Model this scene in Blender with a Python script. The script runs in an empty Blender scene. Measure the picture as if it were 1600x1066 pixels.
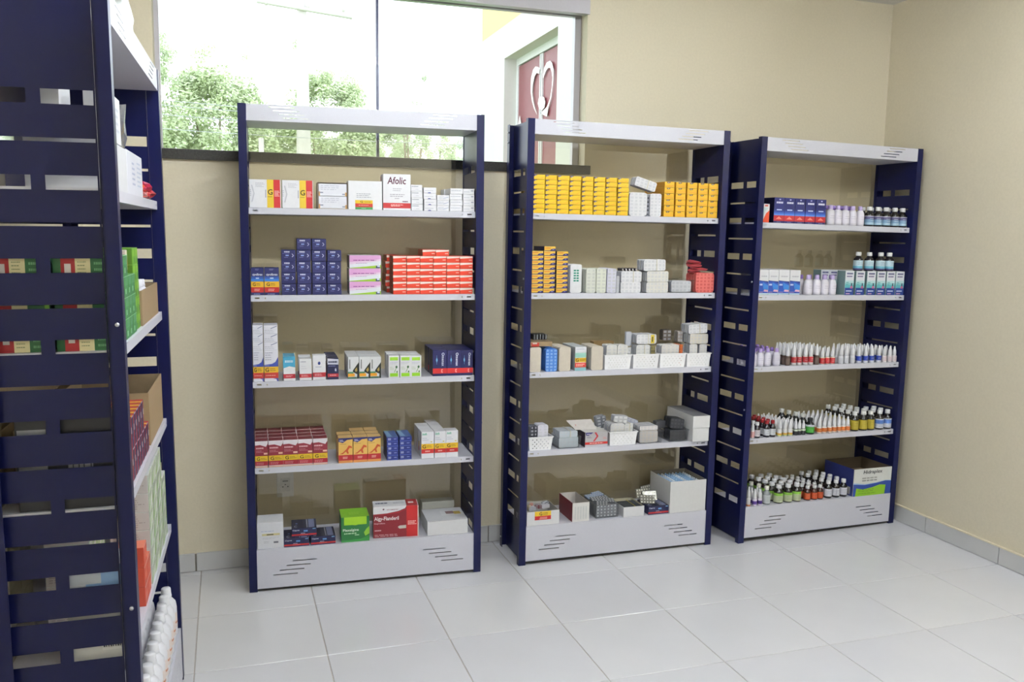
import bpy, math, random
from mathutils import Matrix, Vector, Euler
random.seed(7)
S = bpy.context.scene
COL = S.collection
# ---------------------------------------------------------------- camera, world, light
cam = bpy.data.objects.new('camera', bpy.data.cameras.new('camera'))
COL.objects.link(cam)
cam.location = (0.31024, -3.9543, 1.51699)
cam.rotation_euler = (1.44641, -0.01455, -0.31711)
cam.data.sensor_width = 36.0
cam.data.lens = 30.465
cam.data.clip_start = 0.05
cam.data.clip_end = 200
S.camera = cam
S.view_settings.view_transform = 'Standard'
S.view_settings.look = 'None'
S.view_settings.gamma = 1.0
S.view_settings.use_curve_mapping = False
S.view_settings.exposure = 0.34
W = bpy.data.worlds.new('sky'); S.world = W; W.use_nodes = True
nt = W.node_tree
bg = nt.nodes['Background']
tc = nt.nodes.new('ShaderNodeTexCoord'); sx = nt.nodes.new('ShaderNodeSeparateXYZ')
rp = nt.nodes.new('ShaderNodeValToRGB')
rp.color_ramp.elements[0].position = 0.0; rp.color_ramp.elements[0].color = (0.92, 0.96, 1.0, 1)
rp.color_ramp.elements[1].position = 0.8; rp.color_ramp.elements[1].color = (0.78, 0.88, 1.0, 1)
nt.links.new(tc.outputs['Generated'], sx.inputs[0]); nt.links.new(sx.outputs['Z'], rp.inputs[0])
nt.links.new(rp.outputs[0], bg.inputs['Color'])
bg.inputs['Strength'].default_value = 2.6      # bright overcast sky
LAMP = 150.0          # emission strength of the ceiling tubes (local to the fixtures below)

# ---------------------------------------------------------------- materials
def srgb(h):
    h = h.lstrip('#'); v = [int(h[i:i+2], 16)/255 for i in (0, 2, 4)]
    return tuple(c/12.92 if c <= .04045 else ((c+.055)/1.055)**2.4 for c in v) + (1.0,)
MATS = {}
TONE = 1.0
def M(h, rough=.5, var=.05, bump=0., scale=60., metal=0., spec=.5, coat=0., key=None):
    k = key or (h, rough, var, bump, scale, metal, spec, coat, TONE)
    if k in MATS: return MATS[k]
    m = bpy.data.materials.new('paint_' + h.strip('#')); m.use_nodes = True
    t = m.node_tree; p = t.nodes['Principled BSDF']
    p.inputs['Roughness'].default_value = rough; p.inputs['Metallic'].default_value = metal
    p.inputs['Specular IOR Level'].default_value = spec; p.inputs['Coat Weight'].default_value = coat
    n = t.nodes.new('ShaderNodeTexNoise'); n.inputs['Scale'].default_value = scale; n.inputs['Detail'].default_value = 3
    tcn = t.nodes.new('ShaderNodeTexCoord'); t.links.new(tcn.outputs['Object'], n.inputs['Vector'])
    r = t.nodes.new('ShaderNodeValToRGB'); c = tuple(q*TONE for q in srgb(h))
    r.color_ramp.elements[0].position = .3; r.color_ramp.elements[1].position = .7
    r.color_ramp.elements[0].color = tuple(x*(1-var) for x in c[:3])+(1,)
    r.color_ramp.elements[1].color = tuple(min(1, x*(1+var)) for x in c[:3])+(1,)
    t.links.new(n.outputs['Fac'], r.inputs[0]); t.links.new(r.outputs[0], p.inputs['Base Color'])
    if bump:
        b = t.nodes.new('ShaderNodeBump'); b.inputs['Strength'].default_value = bump; b.inputs['Distance'].default_value = .002
        t.links.new(n.outputs['Fac'], b.inputs['Height']); t.links.new(b.outputs[0], p.inputs['Normal'])
    MATS[k] = m; return m
def clear(name, tint, ior=1.5, gain=1.0, rough=.02):
    if name in MATS: return MATS[name]
    m = bpy.data.materials.new(name); m.use_nodes = True; t = m.node_tree
    for n in list(t.nodes): t.nodes.remove(n)
    o = t.nodes.new('ShaderNodeOutputMaterial'); mx = t.nodes.new('ShaderNodeMixShader')
    tr = t.nodes.new('ShaderNodeBsdfTransparent'); gl = t.nodes.new('ShaderNodeBsdfGlossy'); f = t.nodes.new('ShaderNodeFresnel')
    ma = t.nodes.new('ShaderNodeMath'); ma.operation = 'MULTIPLY'; ma.inputs[1].default_value = gain; ma.use_clamp = True
    nz = t.nodes.new('ShaderNodeTexNoise'); nz.inputs['Scale'].default_value = 3.0
    rr = t.nodes.new('ShaderNodeValToRGB')
    rr.color_ramp.elements[0].color = tuple(x*.98 for x in tint)+(1,); rr.color_ramp.elements[1].color = tuple(tint)+(1,)
    t.links.new(nz.outputs['Fac'], rr.inputs[0]); t.links.new(rr.outputs[0], tr.inputs['Color'])
    gl.inputs['Roughness'].default_value = rough; f.inputs['IOR'].default_value = ior
    ge = t.nodes.new('ShaderNodeNewGeometry'); iv = t.nodes.new('ShaderNodeMath'); iv.operation = 'SUBTRACT'; iv.inputs[0].default_value = 1.0
    m2 = t.nodes.new('ShaderNodeMath'); m2.operation = 'MULTIPLY'
    t.links.new(ge.outputs['Backfacing'], iv.inputs[1]); t.links.new(f.outputs[0], ma.inputs[0])
    t.links.new(ma.outputs[0], m2.inputs[0]); t.links.new(iv.outputs[0], m2.inputs[1]); t.links.new(m2.outputs[0], mx.inputs[0])
    t.links.new(tr.outputs[0], mx.inputs[1]); t.links.new(gl.outputs[0], mx.inputs[2]); t.links.new(mx.outputs[0], o.inputs[0])
    MATS[name] = m; return m
def glow(name, col, s):
    m = bpy.data.materials.new(name); m.use_nodes = True; t = m.node_tree
    p = t.nodes['Principled BSDF']; p.inputs['Emission Color'].default_value = col+(1,); p.inputs['Emission Strength'].default_value = s
    p.inputs['Base Color'].default_value = (.9, .9, .9, 1)
    return m
NAVY = M('#0f1440', .3, .04, .03, 200, spec=.3)
WHITE = M('#c3c3cd', .38, .02, .03, 300)
DARK = M('#15161c', .5)
STEEL = M('#b8bac0', .3, metal=1.0)
PLW = M('#ececee', .35, .02)
CARD = M('#a38a66', .8, .08, .2, 120)
CARDIN = M('#8f7c60', .85, .08)

# ---------------------------------------------------------------- mesh builder
_txt = {}
def textmesh(s):
    if s not in _txt:
        cu = bpy.data.curves.new('t', 'FONT'); cu.body = s; cu.size = 1.0; cu.resolution_u = 2; cu.offset = .018
        ob = bpy.data.objects.new('t', cu); me = ob.to_mesh()
        vs = [(v.co.x, v.co.y) for v in me.vertices]; fs = [tuple(p.vertices) for p in me.polygons]
        ob.to_mesh_clear(); bpy.data.objects.remove(ob); bpy.data.curves.remove(cu)
        x0 = min(v[0] for v in vs); x1 = max(v[0] for v in vs); y0 = min(v[1] for v in vs); y1 = max(v[1] for v in vs)
        _txt[s] = ([((x-x0)/(x1-x0), (y-y0)/(y1-y0)) for x, y in vs], fs)
    return _txt[s]
class MB:
    def __init__(s): s.v = []; s.f = []; s.m = []; s.mats = []; s.smooth = []
    def mi(s, mat):
        if mat not in s.mats: s.mats.append(mat)
        return s.mats.index(mat)
    def add(s, vs, fs, mat, smooth=False):
        o = len(s.v); s.v += [tuple(x) for x in vs]; i = s.mi(mat)
        for f in fs: s.f.append(tuple(k+o for k in f)); s.m.append(i); s.smooth.append(smooth)
        return s
    def box(s, x0, x1, y0, y1, z0, z1, mat):
        v = [(x0,y0,z0),(x1,y0,z0),(x1,y1,z0),(x0,y1,z0),(x0,y0,z1),(x1,y0,z1),(x1,y1,z1),(x0,y1,z1)]
        return s.add(v, [(0,3,2,1),(4,5,6,7),(0,1,5,4),(1,2,6,5),(2,3,7,6),(3,0,4,7)], mat)
    def lathe(s, prof, mat, seg=12, c=(0, 0), smooth=True):
        v = []; f = []
        for r, z in prof:
            for k in range(seg):
                a = 2*math.pi*k/seg; v.append((c[0]+r*math.cos(a), c[1]+r*math.sin(a), z))
        for i in range(len(prof)-1):
            for k in range(seg):
                a = i*seg+k; b = i*seg+(k+1) % seg; f.append((a, b, b+seg, a+seg))
        f.append(tuple(reversed(range(seg)))); f.append(tuple((len(prof)-1)*seg+k for k in range(seg)))
        return s.add(v, f, mat, smooth)
    def plate(s, u0, u1, w0, w1, holes, t, mat, fn):
        """sheet with rectangular cut-outs in the u-w plane, thickness t; fn maps (u, t, w) to a point"""
        us = sorted({u0, u1} | {h[0] for h in holes} | {h[1] for h in holes})
        ws = sorted({w0, w1} | {h[2] for h in holes} | {h[3] for h in holes})
        nu, nw = len(us), len(ws); solid = [[True]*(nw-1) for _ in range(nu-1)]
        for h in holes:
            for i in range(us.index(h[0]), us.index(h[1])):
                for j in range(ws.index(h[2]), ws.index(h[3])): solid[i][j] = False
        v = [fn(us[i], k*t, ws[j]) for k in (0, 1) for i in range(nu) for j in range(nw)]
        ix = lambda k, i, j: k*nu*nw+i*nw+j
        sol = lambda i, j: 0 <= i < nu-1 and 0 <= j < nw-1 and solid[i][j]
        f = []
        for i in range(nu-1):
            for j in range(nw-1):
                if not solid[i][j]: continue
                f.append((ix(0,i,j), ix(0,i+1,j), ix(0,i+1,j+1), ix(0,i,j+1)))
                f.append((ix(1,i,j), ix(1,i,j+1), ix(1,i+1,j+1), ix(1,i+1,j)))
                if not sol(i-1, j): f.append((ix(0,i,j), ix(0,i,j+1), ix(1,i,j+1), ix(1,i,j)))
                if not sol(i+1, j): f.append((ix(0,i+1,j+1), ix(0,i+1,j), ix(1,i+1,j), ix(1,i+1,j+1)))
                if not sol(i, j-1): f.append((ix(0,i+1,j), ix(0,i,j), ix(1,i,j), ix(1,i+1,j)))
                if not sol(i, j+1): f.append((ix(0,i,j+1), ix(0,i+1,j+1), ix(1,i+1,j+1), ix(1,i,j+1)))
        used = sorted({k for q in f for k in q}); rm = {k: n for n, k in enumerate(used)}
        return s.add([v[k] for k in used], [tuple(rm[k] for k in q) for q in f], mat)
    def tube(s, p, q, r, mat, seg=8):
        p = Vector(p); q = Vector(q); d = (q-p).normalized(); a = d.orthogonal().normalized(); b = d.cross(a)
        v = [tuple(c+a*r*math.cos(2*math.pi*k/seg)+b*r*math.sin(2*math.pi*k/seg)) for c in (p, q) for k in range(seg)]
        f = [(k, (k+1) % seg, seg+(k+1) % seg, seg+k) for k in range(seg)]+[tuple(reversed(range(seg))), tuple(range(seg, 2*seg))]
        return s.add(v, f, mat, True)
    def map(s, fn): s.v = [tuple(fn(Vector(p))) for p in s.v]; return s
    def mesh(s, name):
        me = bpy.data.meshes.new(name); me.from_pydata(s.v, [], s.f)
        for m in s.mats: me.materials.append(m)
        me.polygons.foreach_set('material_index', s.m); me.polygons.foreach_set('use_smooth', s.smooth)
        me.validate(); me.update(); return me
def obj(name, data, parent=None, loc=(0, 0, 0), rz=0., mw=None):
    if isinstance(data, MB): data = data.mesh(name)
    o = bpy.data.objects.new(name, data); COL.objects.link(o)
    if parent is not None: o.parent = parent
    if mw is not None: o.matrix_basis = mw
    else: o.location = loc; o.rotation_euler = (0, 0, rz)
    return o
def tag(o, label, cat, group=None):
    o['label'] = label; o['category'] = cat
    if group: o['group'] = group
    n = len(label.split())
    if not 4 <= n <= 16: print('LABELLEN', n, label)
    return o
def struct(o): o['kind'] = 'structure'; return o
def kids(o): return [c for c in o.children]
def dup(src, mw, label=None, group=None):
    """copy of a thing and of each of its parts"""
    r = src.copy(); COL.objects.link(r); r.parent = None; r.matrix_basis = mw
    if label: r['label'] = label
    if group: r['group'] = group
    for c in PARTS.get(src.name, []):
        k = c.copy(); COL.objects.link(k); k.parent = r; k.matrix_parent_inverse = Matrix()
    return r
PARTS = {}

# ---------------------------------------------------------------- room
XL, XR, YF, H = -0.245, 3.737, -5.6, 2.757
WALL = M('#d8cfb9', .75, .025, .25, 90)
WALLR = WALL
def wallbox(name, *a, m=WALL):
    return struct(obj(name, MB().box(*a, m)))
WX0, WX1, WZ0, WZ1 = 0.045, 1.972, 1.845, 2.612
b = MB()
b.plate(XL-.15, XR+.15, 0, H, [(WX0, WX1, WZ0, WZ1)], .16, WALL, lambda u, t, w: (u, t, w))
struct(obj('wall_back', b))
wallbox('wall_left', XL-.15, XL, YF, 0, 0, H)
wallbox('wall_right', XR, XR+.15, YF, 0, 0, H)
wallbox('wall_front', XL-.15, XR+.15, YF-.15, YF, 0, H)
wallbox('ceiling', XL-.15, XR+.15, YF-.15, .16, H, H+.12, m=M('#d9d9d6', .8, .02, .1, 80))
# floor: grout bed with every tile a part
T, GX, GY = 0.4509, 0.1709, -0.0492
fl = struct(obj('floor', MB().box(XL-.15, XR+.15, YF-.15, .16, -.08, -.0025, M('#b0a9a3', .8, .1, .2, 200))))
TILES = [M(c, .22, .012, .02, 6, key='tile'+c) for c in ('#cfcfd4', '#d1d1d5', '#ccccd2')]
def tile_mesh(w, d, k):
    b = MB(); e = .0012; m = TILES[k]
    v = [(0,0,-.006),(w,0,-.006),(w,d,-.006),(0,d,-.006),(0,0,-e),(w,0,-e),(w,d,-e),(0,d,-e),(e,e,0),(w-e,e,0),(w-e,d-e,0),(e,d-e,0)]
    b.add(v, [(0,1,5,4),(1,2,6,5),(2,3,7,6),(3,0,4,7),(4,5,9,8),(5,6,10,9),(6,7,11,10),(7,4,8,11),(8,9,10,11)], m)
    return b.mesh('floor_tile')
G = .0035; cache = {}
i0 = math.floor((XL-GX)/T); xs = [GX+i*T for i in range(i0, 12)]
ys = [GY-j*T for j in range(-1, 14)]
for i in range(len(xs)-1):
    for j in range(len(ys)-1):
        x0, x1 = max(xs[i], XL)+G/2, min(xs[i+1], XR)-G/2
        y1, y0 = min(ys[j], 0)-G/2, max(ys[j+1], YF)+G/2
        if x1-x0 < .01 or y1-y0 < .01: continue
        k = random.randrange(3); key = (round(x1-x0, 3), round(y1-y0, 3), k)
        if key not in cache: cache[key] = tile_mesh(x1-x0, y1-y0, k)
        obj('floor_tile', cache[key], fl, (x0, y0, 0))
# skirting tiles
BH = .083
SK = M('#c9c9ca', .3, .02, .02, 10)
bb = struct(obj('baseboard_back', MB().box(XL, XR, -.004, 0, 0, BH-.004, M('#8d8880', .8))))
x = GX-.02
while x < XR:
    x1 = min(x+T, XR)
    obj('skirting_tile', MB().box(max(x, XL)+.0025 if x > GX else x+.0025, x1-.0025, -.011, -.001, .002, BH, SK), bb); x += T
obj('skirting_tile', MB().box(XL+.012, GX-.025, -.011, -.001, .002, BH, SK), bb)
br = struct(obj('baseboard_right', MB().box(XR-.004, XR, YF, -.012, 0, BH-.004, M('#8d8880', .8))))
y = GY-.0
y = -.012
for j in range(0, 13):
    y1 = y; y0 = GY-T*(j+1) if j else GY-T
    if y0 < YF: y0 = YF
    if y1-y0 > .02: obj('skirting_tile', MB().box(XR-.011, XR-.001, y0+.002, y1-.002, .002, BH, SK), br)
    obj('skirting_lip', MB().box(XR-.013, XR, y0, y1, BH, BH+.006, M('#ddd3bb', .7)), br) if y1-y0 > .02 else None
    y = y0
for nm, a in (('baseboard_left', (XL, XL+.011, YF, -.012, 0, BH)), ('baseboard_front', (XL+.011, XR-.011, YF, YF+.011, 0, BH))):
    struct(obj(nm, MB().box(*a, SK)))

# window
ALU = M('#b9b6bd', .35, .02, .03, 200, metal=.35)
win = struct(obj('window_1', MB().box(WX0, WX1, .075, .105, WZ1-.058, WZ1, ALU)))
obj('side_rail', MB().box(WX1-.034, WX1-.003, .075, .105, WZ0, WZ1-.058, ALU), win)
obj('side_rail', MB().box(WX0+.003, WX0+.022, .075, .105, WZ0, WZ1-.058, ALU), win)
obj('bottom_rail', MB().box(WX0+.022, WX1-.034, .08, .1, WZ0, WZ0+.008, ALU), win)
GL = clear('window_glass', (.97, .985, .98), 1.45, 1.0)
obj('pane', MB().box(WX0+.02, .986, .084, .088, WZ0+.008, WZ1-.05, GL), win)
obj('pane', MB().box(.98, WX1-.03, .093, .097, WZ0+.008, WZ1-.05, GL), win)
obj('pane_edge', MB().box(.977, .989, .081, .099, WZ0+.008, WZ1-.055, M('#4a4f70', .3)), win)
# top pelmet rail in front of the opening, as wide as the window
obj('pelmet_rail', MB().box(WX0, WX1+.006, -.012, .03, WZ1-.062, WZ1+.002, ALU), win)
STONE = M('#2b2a28', .35, .8, .05, 160)
struct(obj('trim_1', MB().box(WX0-.02, WX1+.025, -.018, .16, WZ0-.042, WZ0-.001, STONE)))

# wall socket
def socket(x, z):
    e = obj('wall_socket', None, None, (x, -.001, z)); tag(e, 'white wall socket low behind the left facing rack', 'socket')
    b = MB(); b.box(-.037, .037, -.009, 0, -.058, .058, M('#d9dade', .4)); obj('cover_plate', b, e)
    b = MB(); b.box(-.021, .021, -.012, -.0088, -.032, .03, M('#c9cacf', .4))
    obj('outlet_module', b, e)
    for dx, dz in ((-.011, -.006), (.011, -.006), (0, .004)):
        b = MB(); b.tube((dx, -.0125, dz-.004), (dx, -.0118, dz-.004), .0028, DARK); obj('pin_hole', b, e)
    b = MB(); b.box(-.012, .012, -.0128, -.0119, .014, .019, M('#77787c', .5)); obj('marking', b, e)
socket(.54, .369)

# ceiling tube fixtures (behind and above the camera, the room's own lamps)
def fixture(x, y, lab, k_=1.0, rz=0.):
    e = obj('ceiling_light', None, None, (x, y, H), rz); tag(e, lab, 'light')
    obj('housing', MB().box(-.62, .62, -.09, .09, -.045, 0, M('#e8e8e6', .5)), e)
    for s in (-.04, .04):
        b = MB(); b.tube((-.59, s, -.065), (.59, s, -.065), .014, glow('tube_light_%g' % k_, (.91, .96, 1.0), LAMP*k_), 12); obj('tube', b, e)
fixture(.95, -2.1, 'white twin tube ceiling light over the left of the room', .72)
fixture(3.2, -2.35, 'white twin tube ceiling light nearest the right wall', .8, math.pi/2)
fixture(1.8, -4.7, 'white twin tube ceiling light towards the front of the room', .35)

# ---------------------------------------------------------------- racks
RACK = {0: {'x': 0.10024, 'y': -1.96056, 't': 1.54113, 'ro': 0.0, 'W': 1.003, 'h': 1.0, 'zs': [1.597, 1.25, 0.903, 0.548, 0.185]}, 1: {'x': 0.36924, 'y': -0.3143, 't': -0.05105, 'ro': 0.00139, 'W': 0.99432, 'h': 1.00302, 'zs': [1.6021, 1.2499, 0.8937, 0.5307, 0.182]}, 2: {'x': 1.54857, 'y': -0.34857, 't': 0.00459, 'ro': -0.00554, 'W': 1.00281, 'h': 1.00422, 'zs': [1.6041, 1.2514, 0.8948, 0.5313, 0.1822]}, 3: {'x': 2.68937, 'y': -0.37416, 't': 0.04786, 'ro': -0.01268, 'W': 0.9901, 'h': 0.99176, 'zs': [1.5842, 1.2358, 0.8837, 0.5247, 0.1799]}}
D = .284; PW = .0325; FH = .065; TH = .0256; SI = .018
def rmat(u):
    r = RACK[u]
    lean = math.radians(-.45) if u == 0 else 0
    return Matrix.Translation((r['x']+(.010 if u == 0 else 0), r['y'], .0015 if u == 0 else 0)) @ Matrix.Rotation(r['t'], 4, 'Z') @ Matrix.Rotation(-r['ro'], 4, 'Y') @ Matrix.Rotation(lean, 4, 'X')
def slots4(x, z, dirn, L=.1, p=.0135, hh=.0036, sh=.018):
    return [(round(x+dirn*k*sh, 5), round(x+dirn*k*sh+L, 5), round(z-k*p, 5), round(z-k*p+hh, 5)) for k in range(4)]
SLOT_A = [1.78-.1755*k for k in range(10)]
SLOT_0 = [1.78, 1.606, 1.434, 1.262, 1.090, .914, .742, .572, .40, .23]
def rack(u, lab):
    r = RACK[u]; w = r['W']; h = r['h']; Ht = 2.0*h
    e = obj('shelf_rack', None, mw=rmat(u)); tag(e, lab, 'shelf', 'metal medicine racks')
    sg = math.sin(r['ro'])
    zb = lambda a: max(.001, -(a*sg)+.001)
    rows = SLOT_0 if u == 0 else [z*h for z in SLOT_A]
    for side in (0, 1):
        X = (lambda a: a) if side == 0 else (lambda a: w-a)
        z0 = zb(0 if side == 0 else w)
        for fr in (0, 1):
            Y = (lambda y: y) if fr == 0 else (lambda y: D-y)
            b = MB(); t = .0016
            def bb(a0, a1, y0, y1):
                xa, xb = sorted((X(a0), X(a1))); ya, yb = sorted((Y(y0), Y(y1))); b.box(xa, xb, ya, yb, z0, Ht, NAVY)
            bb(0, PW, 0, t); bb(0, t, t, .026 if fr == 0 else .032); bb(PW-t, PW, t, .036 if fr == 0 else .015)
            obj('post', b, e)
        holes = []
        for z in rows:
            holes += [(.04, .139, round(z-.015, 4), round(z+.015, 4)), (.166, D-.018, round(z-.015, 4), round(z+.015, 4))]
        zs = [(rows[i]+rows[i+1])/2 for i in range(9)] + [rows[-1]-.086]
        holes += [(.04, D-.018, round(z-.004, 4), round(z+.004, 4)) for z in zs if z > .17]
        b = MB(); xa = X(PW-.0036)
        b.plate(.0365, D-.0155, z0+.004, Ht-.002, [q for q in holes if q[2] > .17], .0014, NAVY, (lambda U, t_, w_: (xa+(t_ if side == 0 else -t_), U, w_)))
        b2 = MB(); b2.v = b.v; b2.f = b.f; b2.m = b.m; b2.mats = b.mats; b2.smooth = b.smooth
        obj('side_panel', b2, e)
        for zz in (.05, .11, .68, 1.31, 1.92, 1.965):
            for yy in ((D-.016,) if zz in (.05, .11, 1.92, 1.965) else (.012,)):
                b = MB(); b.tube((X(-.0001), yy, zz*h), (X(-.004), yy, zz*h), .0045, STEEL, 10)
                obj('bolt', b, e)
    # shelves
    for k, z in enumerate(r['zs'][:4]):
        x0, x1 = PW+.0005, w-PW-.0005; zt = z
        b = MB(); b.box(x0, x1, SI+.0014, D-.012, zt-.0014, zt, WHITE)
        b.plate(x0, x1, zt-TH, zt, [(x0+.016, x0+.034, round(zt-TH*.58, 5), round(zt-TH*.58+.006, 5)), (x0+.054, x0+.059, round(zt-TH*.6, 5), round(zt-TH*.6+.0055, 5)),
                 (x1-.034, x1-.016, round(zt-TH*.58, 5), round(zt-TH*.58+.006, 5)), (x1-.059, x1-.054, round(zt-TH*.6, 5), round(zt-TH*.6+.0055, 5))], .0014, WHITE, lambda U, t, w_: (U, SI+t, w_))
        b.box(x0, x1, D-.0134, D-.012, zt-TH, zt-.0014, WHITE)
        for xa in (x0, x1-.0014): b.box(xa, xa+.0014, SI+.0014, D-.0134, zt-TH, zt-.0014, WHITE)
        b.box(x0+.0014, x1-.0014, SI+.0014, SI+.014, zt-TH, zt-TH+.0012, WHITE)
        obj('shelf_board', b, e)
    # top tray with slotted fascia
    x0, x1 = PW, w-PW; zf = Ht-FH*h
    b = MB(); b.box(x0, x1, .0034, D-.012, zf, zf+.0014, WHITE)
    hs = slots4(x0+.085, Ht-.012, 1)+slots4(x1-.185, Ht-.012, -1)
    b.plate(x0, x1, zf, Ht-.001, hs, .0014, WHITE, lambda U, t, w_: (U, .002+t, w_))
    b.box(x0, x1, D-.0134, D-.012, zf+.0014, Ht-.02, WHITE)
    obj('top_panel', b, e)
    # bottom shelf and kick panel
    zt = r['zs'][4]; zk = zb(w)+.012
    hs = slots4(x0+.146, zt-.060, -1, .10, .0185, .004, .027)+slots4(x1-.228, zt-.060, 1, .10, .0185, .004, .027)
    b = MB(); b.plate(x0, x1, zk, zt, hs, .0014, WHITE, lambda U, t, w_: (U, .002+t, w_))
    obj('kick_panel', b, e)
    b = MB(); b.box(x0, x1, .0036, D-.012, zt-.0014, zt-.0001, WHITE); b.box(x0, x1, D-.0134, D-.012, zk, zt-.0014, WHITE)
    obj('bottom_board', b, e)
    b = MB(); b.box(x0, x1, .006, .03, zb(w)+.004, zk+.004, M('#2a2723', .7)); obj('gap_shade', b, e)  # dark strip stands in for the shade in the gap under the kick panel
    # clear back sheet
    b = MB(); b.box(x0+.002, x1-.034, D-.010, D-.0065, .13, Ht-.05, clear('clear_sheet', (.965, .95, .90), 1.5, 3.0, .03))
    obj('back_sheet', b, e)
    return e
RK = {0: 'side-on rack', 1: 'left facing rack', 2: 'middle rack', 3: 'right rack'}
rack(1, 'navy and white metal rack in front of the window, left of the three facing racks')
rack(2, 'navy and white metal rack with yellow cartons on top, between two other facing racks')
rack(3, 'navy and white metal rack full of bottles, nearest the right wall')
rack(0, 'navy and white metal rack seen side-on at the left edge, nearest the camera')

# ---------------------------------------------------------------- outside the window
GR = M('#7f9a5c', .9, .2, .3, 20)
struct(obj('ground', MB().box(-30, 30, .5, 60, -.42, -.32, GR)))
LEAF = [M(c, .6, .2, 0, 3, key='leaf'+c) for c in ('#cfdbb2', '#d6e0bd', '#c9d6b0')]
BARK = M('#a89c8b', .9, .2, .4, 20)
def leafmesh(seed, n, sz):
    """one unit-size clump of fine foliage, shared between crowns"""
    rnd = random.Random(seed); vs = []; fs = []
    for q in range(n):
        d = Vector((rnd.gauss(0, 1), rnd.gauss(0, 1), rnd.gauss(0, 1))).normalized()*(.35+.65*rnd.random()**.5)
        s_ = sz*(.6+.8*rnd.random())
        a1 = Vector((rnd.gauss(0, 1), rnd.gauss(0, 1), rnd.gauss(0, .6))).normalized(); a2 = a1.orthogonal().normalized()
        o = len(vs); vs += [d-a1*s_, d-a2*s_*.5, d+a1*s_, d+a2*s_*.5]; fs.append((o, o+1, o+2, o+3))
    return vs, fs
CLUMP = [leafmesh(k, 170, .18) for k in range(4)]
def tree(x, y, top, rad, base, mi, lab, dens=1.0, grp='trees beyond the window', sprig=0):
    rnd = random.Random(int(x*100)+int(y*7))
    e = obj('tree', None, None, (x, y, -.32)); tag(e, lab, 'tree', grp)
    b = MB(); b.tube((0, 0, 0), (.05, 0, (base+top)*.5+.32), .05+rad*.02, BARK)
    for q in range(5):
        a = rnd.random()*6.3
        b.tube((.03, 0, base+.4), (rad*.5*math.cos(a), rad*.3*math.sin(a), base+.32+(top-base)*(.45+.08*q)), .022, BARK, 6)
    obj('trunk', b, e)
    b = MB(); H_ = top-base; n = int(120*dens)
    for q in range(n):
        t = rnd.random()
        prof = math.sin(math.pi*(.16+.74*t))**.7
        a = rnd.random()*6.3; rr = rad*prof*(.25+.75*rnd.random()**.5)
        c = Vector((rr*math.cos(a), rr*.6*math.sin(a), base+.32+H_*(.08+.84*t)+.08*math.sin(a*3)))
        k = rad*(.2+.12*rnd.random())*(1-.35*t); vs, fs = CLUMP[rnd.randrange(4)]
        b.add([c+p*k for p in vs], fs, LEAF[mi])
    for q in range(sprig):
        a = rnd.random()*6.3; c = Vector((rad*.75*math.cos(a), 0, top+.32+.25*rnd.random())); vs, fs = CLUMP[q % 4]
        b.add([c+p*rad*.13 for p in vs], fs, LEAF[mi])
    o = obj('foliage', b, e); o['kind'] = 'stuff'
tree(-1.12, 13.5, 5.45, .62, 3.9, 2, 'tree at the left edge of the window, cut by the rack', .7)
tree(-.75, 14.6, 3.75, .75, 1.0, 1, 'low pale green tree just right of the side-on rack')
tree(.2, 14.0, 4.65, 1.15, 1.2, 0, 'broad round pale green tree left of the utility pole', 1.6, sprig=3)
tree(1.3, 15.3, 4.0, .8, .8, 1, 'low tree directly behind the utility pole', 1.2)
tree(2.35, 14.0, 4.85, .98, 1.2, 0, 'tall pale green tree right of the utility pole', 1.5, sprig=2)
tree(3.2, 15.4, 4.5, .6, .8, 1, 'tree behind the dark edge between the two panes', 1.0)
tree(3.95, 14.0, 4.5, .5, 1.2, 2, 'thin feathery tree right of the pane joint', .55, sprig=5)
tree(5.1, 15.8, 3.5, .7, .6, 2, 'low tree beside the white building outside', .8)
for k in range(9):
    x = -2.0+k*1.05
    tree(x, 17.4+(k % 3)*.4, 4.35+.25*math.sin(k*2.1), .72, .3, k % 3, 'shrubby tree in the dense band at the back outside, '+('leftmost' if k == 0 else 'rightmost' if k == 8 else ('second', 'third', 'fourth', 'fifth', 'sixth', 'seventh', 'eighth')[k-1]+' from left'), 1.0, 'dense trees at the back')
POLE = M('#cfcac6', .8, .05, .2, 12)
e = obj('utility_pole', None, None, (1.66, 12, -.32)); tag(e, 'pale concrete utility pole with a crossarm outside the window', 'pole')
b = MB(); b.lathe([(.16, 0), (.125, 3.2), (.085, 5.5), (.07, 7.0)], POLE, 12); obj('shaft', b, e)
b = MB(); b.tube((-.75, -.12, 5.66), (.85, -.12, 5.53), .035, POLE, 6); obj('crossarm', b, e)
for k in (-.6, .1, .7):
    b = MB(); b.lathe([(.02, 5.6), (.045, 5.66), (.03, 5.72), (.04, 5.78), (.01, 5.84)], POLE, 8, (k, -.12)); obj('insulator', b, e)
b = MB(); b.lathe([(.05, 0), (.05, 3.5)], POLE, 8); o = obj('fence_post', b, None, (.98, 13, -.32)); tag(o, 'short pale post outside, left of the utility pole', 'post')
WIRE = M('#b4b6ba', .6)
for k, (z0, z1) in enumerate(((3.85, 3.5), (3.78, 3.42), (3.6, 3.3), (3.35, 3.1))):
    b = MB(); p = [(-6+1.0*i, 11.6, z0+(z1-z0)*i/12-.12*math.sin(math.pi*i/12)) for i in range(13)]
    for i in range(12): b.tube(p[i], p[i+1], .007, WIRE, 4)
    o = obj('power_cable', b); tag(o, 'thin power cable crossing in front of the trees, %s' % ('topmost', 'second from top', 'third from top', 'lowest')[k], 'cable', 'power cables')
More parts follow.
